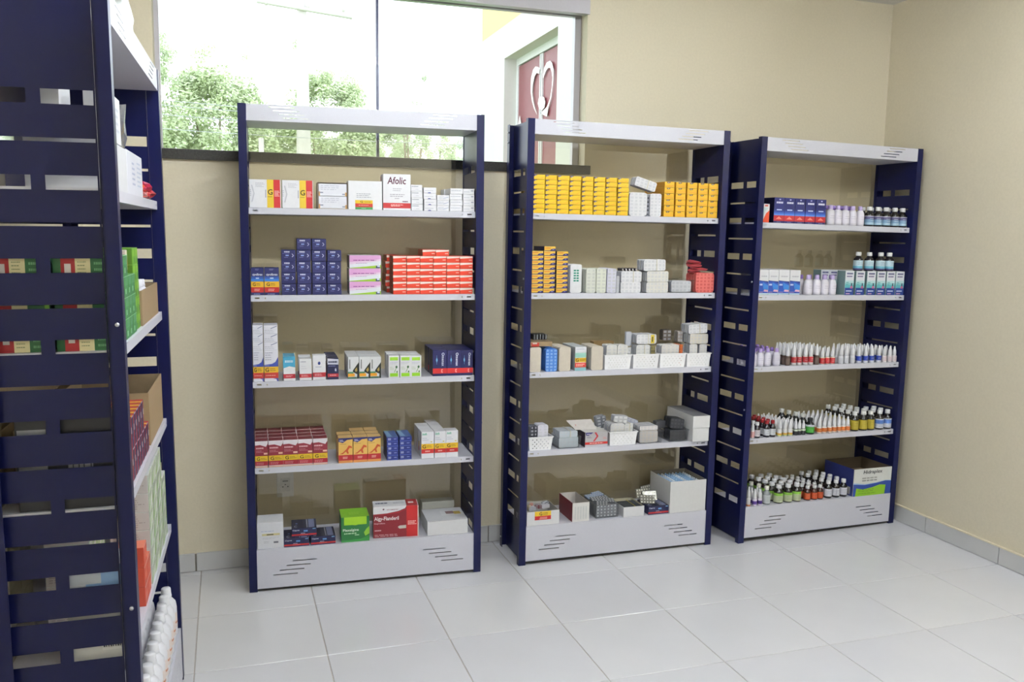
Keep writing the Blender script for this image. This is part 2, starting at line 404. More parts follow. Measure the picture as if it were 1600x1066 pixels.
# neighbouring wing with the glazed doors
BX = 2.75; BW = M('#c6c4be', .85, .02, .1, 40); FILM = M('#874a50', .35, .08, 0, 30)
e = obj('building', None, None, (BX, 0, -.32)); tag(e, 'white building wing outside with recessed red glass doors', 'building')
b = MB(); dy0, dy1, dz = 2.43, 3.77, 3.08+.32
b.plate(.35, 4.51, 0, 3.69, [(dy0, dy1, 0, dz)], .12, BW, lambda U, t, w_: (t, U, w_)); obj('wall', b, e)
YL = M('#e0c98f', .8, .03)
b = MB(); b.box(.0, .2, .35, 4.51, 3.69, 5.1, YL); obj('yellow_parapet', b, e)
b = MB(); b.box(.12, 3.0, 4.35, 4.51, 0, 3.6, BW); b.box(.12, 3.0, .35, .5, 0, 3.6, BW); b.box(2.9, 3.0, .5, 4.35, 0, 3.6, BW); b.box(.12, 3, .35, 4.51, 3.6, 3.68, BW); obj('rear_walls', b, e)
FRM = M('#d8d8d8', .4)
b = MB(); b.box(.115, .16, dy0, dy1, dz-.06, dz-.0, FRM); b.box(.115, .16, dy1-.05, dy1, 0, dz-.06, FRM); b.box(.115, .16, dy0, dy0+.04, 0, dz-.06, FRM); obj('door_frame', b, e)
dm = 3.10
for k, (a0, a1) in enumerate(((dy0+.04, dm-.012), (dm+.012, dy1-.05))):
    o = obj('door_leaf', MB().box(.125, .14, a0, a1, .02, dz-.07, FILM), e)
    b = MB(); b.box(.11, .125, (a1-.02) if k == 0 else a0, a1 if k == 0 else a0+.02, .02, dz-.07, FRM); obj('stile', b, o)
b = MB(); LG = M('#efe9e6', .5)
EM = ([(3.094, 2.864), (3.156, 2.908), (3.238, 2.928), (3.299, 2.912), (3.347, 2.852), (3.354, 2.743), (3.32, 2.656), (3.261, 2.581), (3.175, 2.516)], [(3.108, 2.827), (3.141, 2.852), (3.207, 2.869), (3.255, 2.85), (3.301, 2.79), (3.315, 2.724), (3.277, 2.637), (3.219, 2.562), (3.176, 2.518)],
      [(3.052, 2.818), (3.024, 2.879), (2.961, 2.913), (2.885, 2.913), (2.835, 2.885), (2.803, 2.829), (2.805, 2.74), (2.842, 2.617), (2.902, 2.548), (2.936, 2.474)], [(3.043, 2.797), (2.984, 2.846), (2.931, 2.863), (2.882, 2.857), (2.847, 2.823), (2.825, 2.769), (2.835, 2.693), (2.872, 2.609), (2.941, 2.553), (3.095, 2.519)])
for A_, B_ in ((EM[0], EM[1]), (EM[2], EM[3])):
    for i in range(len(A_)-1):
        b.add([(.110, y, z+.32) for y, z in (A_[i], B_[i], B_[i+1], A_[i+1])], [(0, 1, 2, 3)], LG)
b.add([(.1095, y, z+.32) for y, z in [(3.083, 2.657), (3.011, 2.641), (2.978, 2.597), (2.998, 2.554), (3.057, 2.541), (3.125, 2.561), (3.16, 2.608), (3.138, 2.652)]], [tuple(range(8))], LG)
b.add([(.1095, y, z+.32) for y, z in [(3.681, 2.483), (3.639, 2.569), (3.589, 2.473), (3.636, 2.497)]], [(0, 1, 2, 3)], LG)
obj('heart_emblem', b, e)

# ---------------------------------------------------------------- printed cartons
TONE = .86      # card and print are a little darker than pure paper white
class Box:
    """a folded carton: base-front-centre origin, x right, y back, z up; faces are decorated in 0..1 coordinates"""
    def __init__(s, w, d, h, col, side=None, top=None, rough=.42, e=.0008):
        s.w, s.d, s.h = w, d, h; s.b = MB(); s.n = 0
        m = M(col, rough, .02); ms = M(side, rough, .02) if side else m; mt = M(top, rough, .02) if top else m
        X = w/2; v = []
        # bevelled box: eight corners inset on three faces each
        for z in (0, h):
            for x in (-X, X):
                for y in (0, d):
                    sx = e if x < 0 else -e; sy = e if y == 0 else -e; sz = e if z == 0 else -e
                    v += [(x, y+sy, z+sz), (x+sx, y, z+sz), (x+sx, y+sy, z)]
        c = lambda zi, xi, yi, k: ((zi*2+xi)*2+yi)*3+k
        s.b.add(v, [(c(0,0,0,1), c(0,1,0,1), c(1,1,0,1), c(1,0,0,1))], m)
        o = len(s.b.v)
        s.b.add(v, [(c(0,1,1,1), c(0,0,1,1), c(1,0,1,1), c(1,1,1,1))], m)
        s.b.add(v, [(c(0,0,1,0), c(0,0,0,0), c(1,0,0,0), c(1,0,1,0)), (c(0,1,0,0), c(0,1,1,0), c(1,1,1,0), c(1,1,0,0))], ms)
        s.b.add(v, [(c(1,0,0,2), c(1,1,0,2), c(1,1,1,2), c(1,0,1,2)), (c(0,0,0,2), c(0,0,1,2), c(0,1,1,2), c(0,1,0,2))], mt)
        ed = []
        for zi in (0, 1):
            for xi in (0, 1): ed.append((c(zi,xi,0,0), c(zi,xi,0,2), c(zi,xi,1,2), c(zi,xi,1,0)))
            for yi in (0, 1): ed.append((c(zi,0,yi,1), c(zi,1,yi,1), c(zi,1,yi,2), c(zi,0,yi,2)))
        for xi in (0, 1):
            for yi in (0, 1): ed.append((c(0,xi,yi,0), c(0,xi,yi,1), c(1,xi,yi,1), c(1,xi,yi,0)))
        for zi in (0, 1):
            for xi in (0, 1):
                for yi in (0, 1): ed.append((c(zi,xi,yi,0), c(zi,xi,yi,1), c(zi,xi,yi,2)))
        s.b.add(v, ed, m)
    def P(s, face, u, v, off):
        X = s.w/2
        if face == 'f': return (-X+u*s.w, -off, v*s.h)
        if face == 'l': return (-X-off, s.d*(1-u), v*s.h)
        if face == 'r': return (X+off, s.d*u, v*s.h)
        return (-X+u*s.w, v*s.d, s.h+off)
    def poly(s, pts, col, face='f', rough=.42):
        s.n += 1; off = .0001+.00012*s.n
        s.b.add([s.P(face, u, v, off) for u, v in pts], [tuple(range(len(pts)))], M(col, rough, .02)); return s
    def rect(s, u0, u1, v0, v1, col, face='f'):
        return s.poly([(u0, v0), (u1, v0), (u1, v1), (u0, v1)], col, face)
    def text(s, t, u0, u1, v0, v1, col, face='f', shear=0., rot=False):
        s.n += 1; off = .0001+.00012*s.n; vs, fs = textmesh(t)
        if rot: q = [(u0+(u1-u0)*(1-y), v0+(v1-v0)*x) for x, y in vs]
        elif rot is None: q = []
        else: q = [(u0+(u1-u0)*x+shear*y*(v1-v0), v0+(v1-v0)*y) for x, y in vs]
        s.b.add([s.P(face, u, v, off) for u, v in q], fs, M(col, .5, .02)); return s
    def textdown(s, t, u0, u1, v0, v1, col, face='f'):
        s.n += 1; off = .0001+.00012*s.n; vs, fs = textmesh(t)
        s.b.add([s.P(face, u0+(u1-u0)*y, v1-(v1-v0)*x, off) for x, y in vs], fs, M(col, .5, .02)); return s
    def lines(s, u0, u1, v0, v1, n, col, face='f', f=.4):
        """small print too fine to read"""
        s.n += 1; off = .0001+.00012*s.n; r = random.Random(n*31+int(u0*100)); m = M(col, .5, .02)
        st = (v1-v0)/n
        for k in range(n):
            a = u0; e = u1-(u1-u0)*.35*r.random(); v = v1-st*(k+.5)
            while a < e:
                q = min(e, a+(u1-u0)*(.08+.14*r.random()))
                s.b.add([s.P(face, x, y, off) for x, y in ((a, v-st*f/2), (q, v-st*f/2), (q, v+st*f/2), (a, v+st*f/2))], [(0, 1, 2, 3)], m)
                a = q+(u1-u0)*.035
        return s
    def mesh(s, name='carton'): return s.b.mesh(name)
def curve(f, u0=0., u1=1., n=10, base=None):
    top = [(u0+(u1-u0)*k/n, f(k/n)) for k in range(n+1)]
    return [(u0, base), (u1, base)]+top[::-1]
def kind(label):
    t = label.split('carton')[0]
    f = [(t.find(w_), -len(w_), w_) for w_ in ('orange-yellow', 'orange-red', 'yellow', 'navy', 'green', 'lime', 'maroon', 'amber', 'orange', 'pink', 'blue', 'turquoise', 'white', 'brown', 'grey', 'teal', 'dark') if w_ in t]
    return min(f)[2].replace('-', '_')+'_carton' if f else 'medicine_carton'
def put(u, s, a, b, z, mesh, label, cat='box', group=None, rz=0., name=None, rx=0., ry=0., inst=None):
    """stand a thing on shelf s (1..5 from the top) of rack u; z counts from the board's top face"""
    mw = rmat(u) @ Matrix.Translation((a, b, RACK[u]['zs'][s-1]+z+.0003)) @ Euler((rx, ry, rz)).to_matrix().to_4x4()
    name = name or kind(label)
    if isinstance(mesh, bpy.types.Mesh): o = obj(name, mesh, mw=mw)
    elif mesh is None: o = obj(name, None, mw=mw)
    else: return dup(mesh, mw, label, group)
    return tag(o, label, cat, group)
SN = ['', 'top shelf', 'second shelf', 'third shelf', 'fourth shelf', 'bottom shelf']
OR = ['', 'first', 'second', 'third', 'fourth', 'fifth', 'sixth', 'seventh', 'eighth', 'ninth', 'tenth', 'eleventh', 'twelfth', 'thirteenth', 'fourteenth']
def ordn(k, n):
    if n == 1: return 'only'
    if k == 0: return 'leftmost'
    if k == n-1: return 'rightmost'
    return OR[k+1]+' from left'
def ordr(k, n):
    if n == 1: return ''
    return 'bottom row' if k == 0 else ('top row' if k == n-1 else OR[k+1]+' row up')

# --- left facing rack, top shelf
G_YEL, G_RED, G_GRN = '#e8c330', '#c4232a', '#3f9a5b'
def g_band(B, u0, u1, vy0, vy1, vr0, vr1, gs=.5):
    B.rect(u0, u1, vy0, vy1, G_YEL); B.rect(u0, u1, vr0, vr1, G_RED)
    h = (vy1-vy0)*.66; gw = h*B.h/B.w*.95
    B.text('G', u0+.08*(u1-u0), u0+.08*(u1-u0)+gw, vy0+(vy1-vy0)*.17, vy0+(vy1-vy0)*.17+h, '#2b2410')
    B.lines(u0+.16*(u1-u0)+gw, u1-.04, vy0+(vy1-vy0)*.2, vy1-(vy1-vy0)*.25, 2, '#6b5717', f=.5)
    B.lines(u0+.2*(u1-u0), u1-.15*(u1-u0), vr0+(vr1-vr0)*.25, vr1-(vr1-vr0)*.25, 2, '#f3b9b3', f=.6)
a, w, h = (0.0367, 0.1219, 0.1114)
def wide_generic(w, h):
    B = Box(w, .11, h, '#e9e9ee')
    B.rect(.56, .77, 0, 1, '#ecca3c'); B.rect(.77, .98, 0, 1, '#cb2b2f')
    B.text('G', .585, .74, .46, .66, '#3a2f12'); B.lines(.58, .75, .36, .42, 1, '#8b741f')
    B.lines(.8, .96, .4, .62, 5, '#f4c4bf', f=.6); B.lines(.2, .5, .72, .9, 4, '#b9bac4'); B.rect(.505, .53, .36, .64, '#9a9ba6')
    B.poly([(.06, .2), (.1, .2), (.17, .5), (.1, .8), (.06, .8), (.13, .5)], '#c9cad2'); B.lines(.02, .06, .4, .65, 4, '#8f91a0')
    return B.mesh()
me = wide_generic(w, h)
put(1, 1, a+w/2, .022, 0, me, 'wide white carton with yellow and red G band, leftmost on left rack\'s top shelf')
a, w, h = (0.1623, 0.1247, 0.1124)
put(1, 1, a+w/2, .022, 0, me, 'wide white carton with yellow and red G band, second on left rack\'s top shelf')
# open display tray with two small cartons
a, w, h = (0.3037, 0.1209, 0.1074)
b = MB(); t = .0015; CB = M('#b9a792', .8, .06)
b.box(-w/2, w/2, 0, .12, 0, t, CB); b.box(-w/2, -w/2+t, 0, .12, t, h, CB); b.box(w/2-t, w/2, 0, .12, t, h, CB); b.box(-w/2+t, w/2-t, .12-t, .12, t, h, CB); b.box(-w/2+t, w/2-t, 0, .12, h-t, h, CB)
put(1, 1, a+w/2, .022, 0, b.mesh('display_box'), 'light brown open-fronted box holding two white cartons, left rack\'s top shelf', 'box', name='display_box')
hw_ = (h-.006)/2
B = Box(w-.008, .10, hw_-.0015, '#e6e7f0'); B.lines(.08, .9, .45, .9, 3, '#c3c5d2'); B.rect(.0, .05, 0, .35, '#d9a86a'); B.rect(.94, 1, 0, .3, '#d9a86a'); B.rect(.04, .16, .22, .32, '#8e93a8'); B.rect(.84, .95, .1, .2, '#8e93a8')
me = B.mesh()
for k in (0, 1):
    put(1, 1, a+w/2, .026, .002+k*hw_, me, 'small white carton inside the brown open box, %s of the two' % ('lower', 'upper')[k])
a, w, h = (0.427, 0.1381, 0.1167)
B = Box(w, .14, h, '#ebebef'); B.rect(.2, .72, .21, .33, '#ecc62f'); B.rect(.2, .72, .085, .21, '#c9352c'); B.rect(.2, .72, 0, .085, '#449a57')
B.text('G', .35, .43, .235, .31, '#4a3d14'); B.lines(.46, .68, .24, .3, 2, '#83701f'); B.lines(.3, .65, .13, .17, 1, '#f0b9ae'); B.lines(.38, .56, .025, .06, 1, '#bfe0c5'); B.lines(.24, .7, .4, .58, 3, '#aeb0ba')
put(1, 1, a+w/2, .022, 0, B.mesh(), 'big plain white carton with yellow, red and green label low down, left rack\'s top shelf')
a, w, h = (0.5694, 0.1148, 0.1484)
B = Box(w, .09, h, '#ebebf0'); B.text('Afolic', .15, .82, .72, .92, '#5f2240', shear=.1); B.rect(0, 1, .055, .2, '#c32f33')
B.lines(.28, .76, .1, .165, 2, '#f2c8c4', f=.6); B.lines(.35, .7, .52, .62, 2, '#b4b2bd'); B.lines(.25, .8, .36, .46, 2, '#a39fae'); B.lines(.42, .6, .3, .35, 1, '#a39fae'); B.lines(.7, .95, .22, .27, 1, '#7d4a66', f=.6)
B.rect(.0, .5, .72, .95, '#c79aa8', 'l')
put(1, 1, a+w/2, .022, 0, B.mesh(), 'tall white carton with dark red serif word and red band, left rack\'s top shelf')
def stack(u, s, spec, n, mk, lab, group=None, b0=.022, dep=None, z0=0., jit=.0015, rz=0.):
    a, w, h = spec; hh = (h-z0)/n; me = mk(w-.001, hh-.0006)
    for k in range(n):
        put(u, s, a+w/2+random.uniform(-jit, jit), b0+random.uniform(0, jit), z0+k*hh, me, lab % (ordr(k, n)), group=group, rz=rz)
def mk_plain(d, col='#e7e7ec', fn=None):
    def f(w, h):
        B = Box(w, d, h, col)
        if fn: fn(B)
        return B.mesh()
    return f
stack(1, 1, (0.6858, 0.0492, 0.1077), 4, mk_plain(.1, fn=lambda B: B.lines(.08, .7, .55, .9, 1, '#9ba0ac').lines(.4, .7, .2, .4, 1, '#bcbfc8')), 'white carton with grey print in the column beside the red-banded carton, %s')
stack(1, 1, (0.7399, 0.054, 0.0979), 4, mk_plain(.1, fn=lambda B: B.poly([(.3, .0), (.6, .0), (.52, .16), (.38, .16)], '#4a4f9c').lines(.1, .85, .3, .6, 1, '#c2c4cd')), 'small white carton with blue arc mark on left rack\'s top shelf, %s')
stack(1, 1, (0.7956, 0.0533, 0.0677), 3, mk_plain(.09, fn=lambda B: B.poly([(.5, .3), (.95, .62), (.95, .7), (.5, .4)], '#8d9bc0').lines(.1, .6, .3, .8, 2, '#b5bac9')), 'small white carton in the lowest white column on left rack\'s top shelf, %s')
stack(1, 1, (0.8493, 0.037, 0.0981), 4, mk_plain(.08, fn=lambda B: B.lines(.1, .6, .3, .8, 2, '#b5bac9')), 'white carton in the column set back behind the lowest white column, %s', b0=.14)
stack(1, 1, (0.8516, 0.0549, 0.097), 4, mk_plain(.12, fn=lambda B: B.lines(.08, .95, .45, .75, 1, '#a9aebb')), 'white carton in next-to-last column on left rack\'s top shelf, %s')
stack(1, 1, (0.9081, 0.0497, 0.0964), 4, mk_plain(.12, fn=lambda B: B.rect(.7, .92, .55, .72, '#8d90a3').lines(.08, .6, .3, .6, 1, '#b9bcc8')), 'white carton in the rightmost column on left rack\'s top shelf, %s')

# --- left facing rack, second shelf
for k, sp in enumerate(((0.0355, 0.0495, 0.1109), (0.0878, 0.057, 0.111))):
    a, w, h = sp; B = Box(w, .07, h, '#262a66')
    B.rect(0, 1, .48, .62, '#3b7fd0'); B.rect(0, 1, .6, .68, '#2d55a8'); B.rect(0, 1, .29, .5, '#e9b52c'); B.rect(0, 1, .1, .29, '#c22b2b')
    B.text('G', .13, .36, .33, .46, '#2b2410'); B.lines(.42, .85, .34, .45, 2, '#7a6013'); B.text('ciprofibrato', .12, .9, .69, .8, '#e6e9f5'); B.lines(.38, .7, .59, .65, 1, '#d5e4fa', f=.8)
    B.lines(.34, .68, .9, .97, 2, '#9ea4cc'); B.lines(.25, .7, .14, .24, 2, '#f0b1a8', f=.6); B.lines(.2, .75, .02, .06, 1, '#aab0d8', f=.6)
    put(1, 2, a+w/2, .022, 0, B.mesh(), 'navy carton with blue, yellow G and red bands, %s of the pair' % ('left', 'right')[k])
def mk_bluecube(w, h):
    B = Box(w, .09, h, '#262961'); B.lines(.2, .62, .76, .9, 1, '#dfe2f2', f=.8); B.rect(.3, .52, .46, .56, '#9fb6ee'); B.lines(.08, .62, .64, .72, 1, '#7f86c8')
    B.poly([(.72, .36), (.82, .5), (.72, .66), (.78, .66), (.88, .5), (.78, .36)], '#c3c6e0'); B.lines(.2, .5, .3, .38, 1, '#8f95cc'); B.rect(.02, .98, .95, .99, '#8d8fb5', 't'); return B.mesh()
eds = [(0.1555, 0.0562, 0.1842), (0.2156, 0.058, 0.1846), (0.2777, 0.0562, 0.1851), (0.3375, 0.0577, 0.1855)]
hh = eds[0][2]/4; me = mk_bluecube(eds[0][1], hh-.0006)
for i, (a, w, h) in enumerate(eds):
    for k in range(5 if i in (1, 2) else 4):
        put(1, 2, a+w/2+random.uniform(-.0015, .0015), .022+random.uniform(0, .003), k*hh, me, 'small navy cube carton, %s column, %s, of the navy pyramid stack' % (OR[i+1], 'topmost' if k == 4 else ordr(k, 5)), group='navy cube cartons')
def mk_pink(w, h):
    B = Box(w, .12, h, '#e3e6ee', side='#6f6a78')
    B.poly([(0, .42), (.4, .5), (1, .68), (1, 1), (0, 1)], '#dfa6d8'); B.poly([(0, .3), (.4, .4), (1, .58), (1, .72), (.4, .56), (0, .48)], '#e8cfe6')
    B.poly([(0, 0), (1, 0), (1, .26), (.5, .14), (0, .04)], '#9ec83c'); B.rect(.84, .97, .02, .2, '#39406b'); B.rect(.88, .96, .1, .24, '#cfd6ee')
    B.lines(.12, .85, .58, .67, 1, '#9a4f9c', f=.7); B.lines(.2, .6, .36, .44, 1, '#bb90c2'); return B.mesh()
stack(1, 2, (0.4281, 0.1315, 0.1639), 3, mk_pink, 'pink and lilac carton with lime stripe on left rack\'s second shelf, %s')
def mk_orange(w, h):
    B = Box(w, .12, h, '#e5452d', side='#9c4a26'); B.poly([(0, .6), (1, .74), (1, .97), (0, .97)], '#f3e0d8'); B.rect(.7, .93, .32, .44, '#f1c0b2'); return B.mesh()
oc = [(0.6095, 0.0568, 0.1625), (0.668, 0.0557, 0.1619), (0.7253, 0.055, 0.1612), (0.782, 0.056, 0.1606), (0.8399, 0.0559, 0.1599), (0.8975, 0.055, 0.1592)]
hh = oc[0][2]/6; me = mk_orange(oc[0][1]*.985, hh-.0006)
for i, (a, w, h) in enumerate(oc):
    for k in range(6):
        put(1, 2, a+w/2, .022+random.uniform(0, .002), k*hh, me, 'small orange-red carton, %s column, %s, of the orange block' % (OR[i+1], ordr(k, 6)), group='orange-red cartons')
for i in (0, 1):
    put(1, 2, [0.7629, 0.8202][i], .023, 6*hh, me, 'small orange-red carton on top of the orange block, %s of two' % ('left', 'right')[i], group='orange-red cartons')
me = mk_orange(.05, hh-.0006)
for k in range(6):
    put(1, 2, 0.6223-.002+random.uniform(-.004, .004), .146, k*hh, me, 'orange-red carton in the loose column behind, left of the block, %s' % ordr(k, 6), group='orange-red cartons')

# --- left facing rack, third shelf
def mk_genlong(full):
    def f(w, h):
        B = Box(w, .1, h, '#e4e4ee')
        if full:
            B.poly(curve(lambda t: .1+.2*0+.5*t**3, n=8, base=.0), '#3f4fa8')
            B.rect(0, 1, .28, .47, '#e7b832'); B.rect(0, 1, .1, .28, '#c63a35'); B.poly([(0, 0), (.9, 0), (.85, .07), (.6, .1), (0, .1)], '#e4e4ee')
            B.poly([(0, .47), (1, .47), (1, .78), (.8, .62), (.55, .56), (0, .53)], '#3f4fa8')
            B.text('G', .07, .34, .31, .44, '#2b2410'); B.lines(.42, .96, .32, .43, 2, '#7b6218'); B.lines(.1, .9, .16, .22, 1, '#efb0a8'); B.lines(.08, .7, .66, .95, 4, '#b4b5c4'); B.lines(.05, .4, .49, .52, 1, '#c7cbea')
        else:
            B.poly([(.5, .55), (.95, .85), (.95, .95), (.5, .65)], '#8287a8'); B.lines(.06, .9, .1, .5, 2, '#bfc0cc')
        return B.mesh()
    return f
for k, (sp, sp2) in enumerate((((0.0355, 0.0415, 0.1313), (0.0355, 0.0426, 0.2331)), ((0.0791, 0.0561, 0.1299), (0.0802, 0.056, 0.2321)))):
    a, w, h = sp; me = mk_genlong(1)(w-.0008, h)
    nm = ('left', 'right')[k]
    put(1, 3, a+w/2, .022, 0, me, 'tall white carton, yellow G and red bands, %s of pair at left post' % nm)
    hh = (sp2[2]-h)/3; me = mk_genlong(0)(w-.001, hh-.0006)
    for j in range(3):
        put(1, 3, a+w/2, .022, h+.0004+j*hh, me, 'flat white carton stacked on the %s tall G carton, %s of three' % (nm, ('lowest', 'middle', 'topmost')[j]))
def depthrow(u, s, spec, n, pitch, mk, lab, d=None, group=None, b0=.022, dx=0., rz=0., jit=.001):
    a, w, h = spec; me = mk(w, h)
    W_ = ['frontmost', 'second from front', 'third from front', 'fourth from front', 'fifth from front']
    for k in range(n):
        put(u, s, a+w/2+dx*k+random.uniform(-jit, jit), b0+k*pitch, 0, me, lab % (W_[k] if k < n-1 or n == 1 else 'rearmost'), group=group, rz=rz+random.uniform(-.01, .01)*(k > 0))
def mk_teal(w, h):
    B = Box(w, .05, h, '#e6e6ea', side='#55a9c9', top='#62b3d3'); B.poly([(0, .52), (.5, .6), (1, .55), (1, 1), (0, 1)], '#4ba9cf'); B.rect(0, 1, .1, .28, '#b9283a'); B.lines(.14, .9, .74, .86, 1, '#d8eef8', f=.8); B.lines(.2, .8, .15, .23, 2, '#e9a5a8', f=.6); return B.mesh()
depthrow(1, 3, (0.1553, 0.0472, 0.1011), 2, .055, mk_teal, 'light blue topped carton with red band on left rack\'s third shelf, %s')
def mk_wr(dot):
    def f(w, h):
        B = Box(w, .05, h, '#e6e6ea'); B.rect(0, 1, .12, .3, '#b92a36'); B.lines(.15, .85, .16, .26, 2, '#e9a5a8', f=.6)
        if dot:
            B.poly([(.5+.12*math.cos(a)*.9, .68+.07*math.sin(a)) for a in [k*math.pi/5 for k in range(10)]], '#2d3f86'); B.lines(.22, .78, .5, .56, 1, '#8d93ad')
        else: B.lines(.1, .6, .82, .9, 1, '#7d7f93'); B.lines(.15, .7, .5, .7, 2, '#d3d3da')
        return B.mesh()
    return f
depthrow(1, 3, (0.2187, 0.05, 0.0903), 2, .085, mk_wr(0), 'plain white carton with low red band on left rack\'s third shelf, %s', dx=-.002)
depthrow(1, 3, (0.274, 0.053, 0.1033), 1, .085, mk_wr(1), 'white carton with blue dot emblem and red band, left rack\'s third shelf, %s one')
def mk_navyt(w, h):
    B = Box(w, .045, h, '#262a50'); B.poly([(0, .72), (1, .7), (1, .95), (0, 1)], '#cfd1e0'); B.lines(.08, .95, .78, .88, 1, '#23264c', f=.8); B.rect(0, 1, .12, .28, '#b8323e'); B.lines(.1, .8, .6, .68, 1, '#8488ac'); B.poly([(.66, .4), (.8, .38), (.8, .48), (.73, .54), (.66, .48)], '#c8cadb'); B.lines(.2, .85, .16, .24, 1, '#e8a6a6', f=.6); return B.mesh()
depthrow(1, 3, (0.3348, 0.0453, 0.0893), 4, .052, mk_navyt, 'narrow navy carton with white lettering and red band, %s of four', dx=-.0015)
def mk_olive(w, h):
    B = Box(w, .06, h, '#dcdde0'); B.poly([(.45, .38), (1, .75), (1, .0), (.8, .0), (.85, .2), (.45, .3)], '#232a26'); B.poly([(.62, .4), (.82, .52), (.86, .36), (.72, .3)], '#b99f58')
    B.rect(0, .62, .1, .24, '#eaa02d'); B.rect(0, .5, .24, .32, '#4f8a68'); B.rect(0, .8, 0, .08, '#3c6450'); B.rect(.14, .22, .45, .88, '#6d726f'); return B.mesh()
ol = [(0.4186, 0.0456, 0.0941), (0.465, 0.0459, 0.0929), (0.512, 0.0454, 0.0916)]
for i in range(3): depthrow(1, 3, ol[i], 3, .066, mk_olive, 'white carton with black and orange swoosh, %s column, %%s' % ordn(i, 3), dx=-.001)
def mk_lime(w, h):
    B = Box(w, .06, h, '#e3e3e6'); B.rect(.12, .88, .78, .93, '#a5dc3c'); B.rect(.12, .88, .04, .2, '#97d62f'); B.lines(.1, .9, .6, .72, 2, '#c5c3d6'); B.lines(.1, .5, .34, .5, 3, '#b9c6a8'); B.poly([(.66, .42), (.8, .42), (.84, .5), (.74, .55), (.64, .5)], '#3f6b45'); B.poly([(.5, .24), (.68, .42), (.72, .4), (.56, .24)], '#7ba050'); B.poly([(.72, .22), (.86, .22), (.84, .3), (.74, .3)], '#55803f'); return B.mesh()
ol = [(0.59, 0.0454, 0.0945), (0.6373, 0.0462, 0.0933), (0.6843, 0.046, 0.092)]
for i in range(3): depthrow(1, 3, ol[i], 2, .085, mk_lime, 'white carton with lime green bands, %s column, %%s' % ordn(i, 3), dx=-.001)
def mk_omx(w, h):
    B = Box(w, .05, h, '#23235a', side='#1b1b33'); B.rect(0, 1, .1, .3, '#cf2a2c'); B.textdown('Omenax', .62, .82, .38, .9, '#dfe4f5'); B.poly([(.22, .62), (.28, .74), (.34, .62), (.28, .5)], '#7fc4ea'); B.rect(.27, .29, .45, .8, '#6fa8d8')
    B.poly([(.58, .14), (.7, .12), (.7, .17), (.64, .2), (.7, .24), (.7, .28), (.58, .26)], '#ee9d94'); return B.mesh()
ol = [(0.7788, 0.0629, 0.1134), (0.8428, 0.0601, 0.1118), (0.904, 0.0538, 0.1104)]
for i in range(3): depthrow(1, 3, ol[i], 4, .053, mk_omx, 'dark navy carton with red base band, %s column, %%s' % ordn(i, 3))

# --- left facing rack, fourth shelf
def mk_maroon(w, h):
    B = Box(w, .06, h, '#e6dfe4', top='#7d2a38'); B.poly([(0, .44), (1, .44), (1, .9), (.85, .78), (.4, .86), (0, .84)], '#8f2c3c'); B.rect(0, 1, .24, .44, '#e3bf2a'); B.rect(0, 1, .07, .24, '#a82638'); B.rect(0, 1, 0, .05, '#dcb5a0')
    B.text('G', .12, .38, .27, .4, '#2b2410'); B.lines(.44, .9, .28, .38, 2, '#7b6218'); B.lines(.08, .72, .7, .77, 1, '#e2b9bd', f=.8); B.lines(.08, .7, .56, .66, 2, '#c98b93'); B.rect(.68, .97, .49, .56, '#eec0a8'); B.lines(.12, .9, .1, .2, 2, '#dd9aa0'); return B.mesh()
ol = [(0.0355, 0.0512, 0.1094), (0.0881, 0.0582, 0.1108), (0.1476, 0.0597, 0.1123), (0.2084, 0.0595, 0.1137), (0.269, 0.0597, 0.1152)]
hm = sum(q[2] for q in ol)/5
for i in range(5): depthrow(1, 4, (ol[i][0], ol[i][1], hm), 4, .062, mk_maroon, 'maroon and white carton with yellow G band, %s column, %%s' % ordn(i, 5), dx=-.0015, group='maroon cartons')
def mk_amber(w, h):
    B = Box(w, .06, h, '#e5b862', side='#c79c58', top='#d8b275'); B.poly([(0, 1), (0, .86), (.3, .8), (.6, .92), (1, .94), (1, 1)], '#2d2f6e'); B.rect(0, 1, .1, .32, '#b92a33'); B.rect(0, 1, 0, .1, '#e09a55'); B.lines(.08, .4, .85, .94, 2, '#c9c9e2', f=.6)
    B.poly([(.08, .36), (.3, .42), (.55, .55), (.72, .7), (.92, .66), (.95, .58), (.78, .6), (.66, .5), (.72, .38), (.62, .36), (.52, .46), (.3, .36)], '#c8552c'); B.lines(.1, .6, .74, .78, 1, '#8f7440'); B.lines(.3, .7, .16, .26, 2, '#f0b4a8', f=.6); return B.mesh()
ol = [(0.3751, 0.0601, 0.1119), (0.4374, 0.0598, 0.1086), (0.4986, 0.056, 0.1055)]
hm = sum(q[2] for q in ol)/3
for i in range(3): depthrow(1, 4, (ol[i][0], ol[i][1], hm), (2, 3, 3)[i], .064, mk_amber, 'amber carton with navy corner and red band, %s column, %%s' % ordn(i, 3), dx=-.0015)
def mk_bluef(w, h):
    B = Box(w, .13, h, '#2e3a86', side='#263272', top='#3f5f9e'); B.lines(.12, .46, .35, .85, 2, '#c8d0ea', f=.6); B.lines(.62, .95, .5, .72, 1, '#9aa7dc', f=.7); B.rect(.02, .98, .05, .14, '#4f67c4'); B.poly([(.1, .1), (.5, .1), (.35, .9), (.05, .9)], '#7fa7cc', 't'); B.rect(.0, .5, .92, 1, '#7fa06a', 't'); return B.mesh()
for i, sp in enumerate(((0.5791, 0.0508, 0.102), (0.6343, 0.054, 0.1025))):
    stack(1, 4, sp, 5, mk_bluef, 'flat blue carton with white print, %s column, %%s' % ('left', 'right')[i])
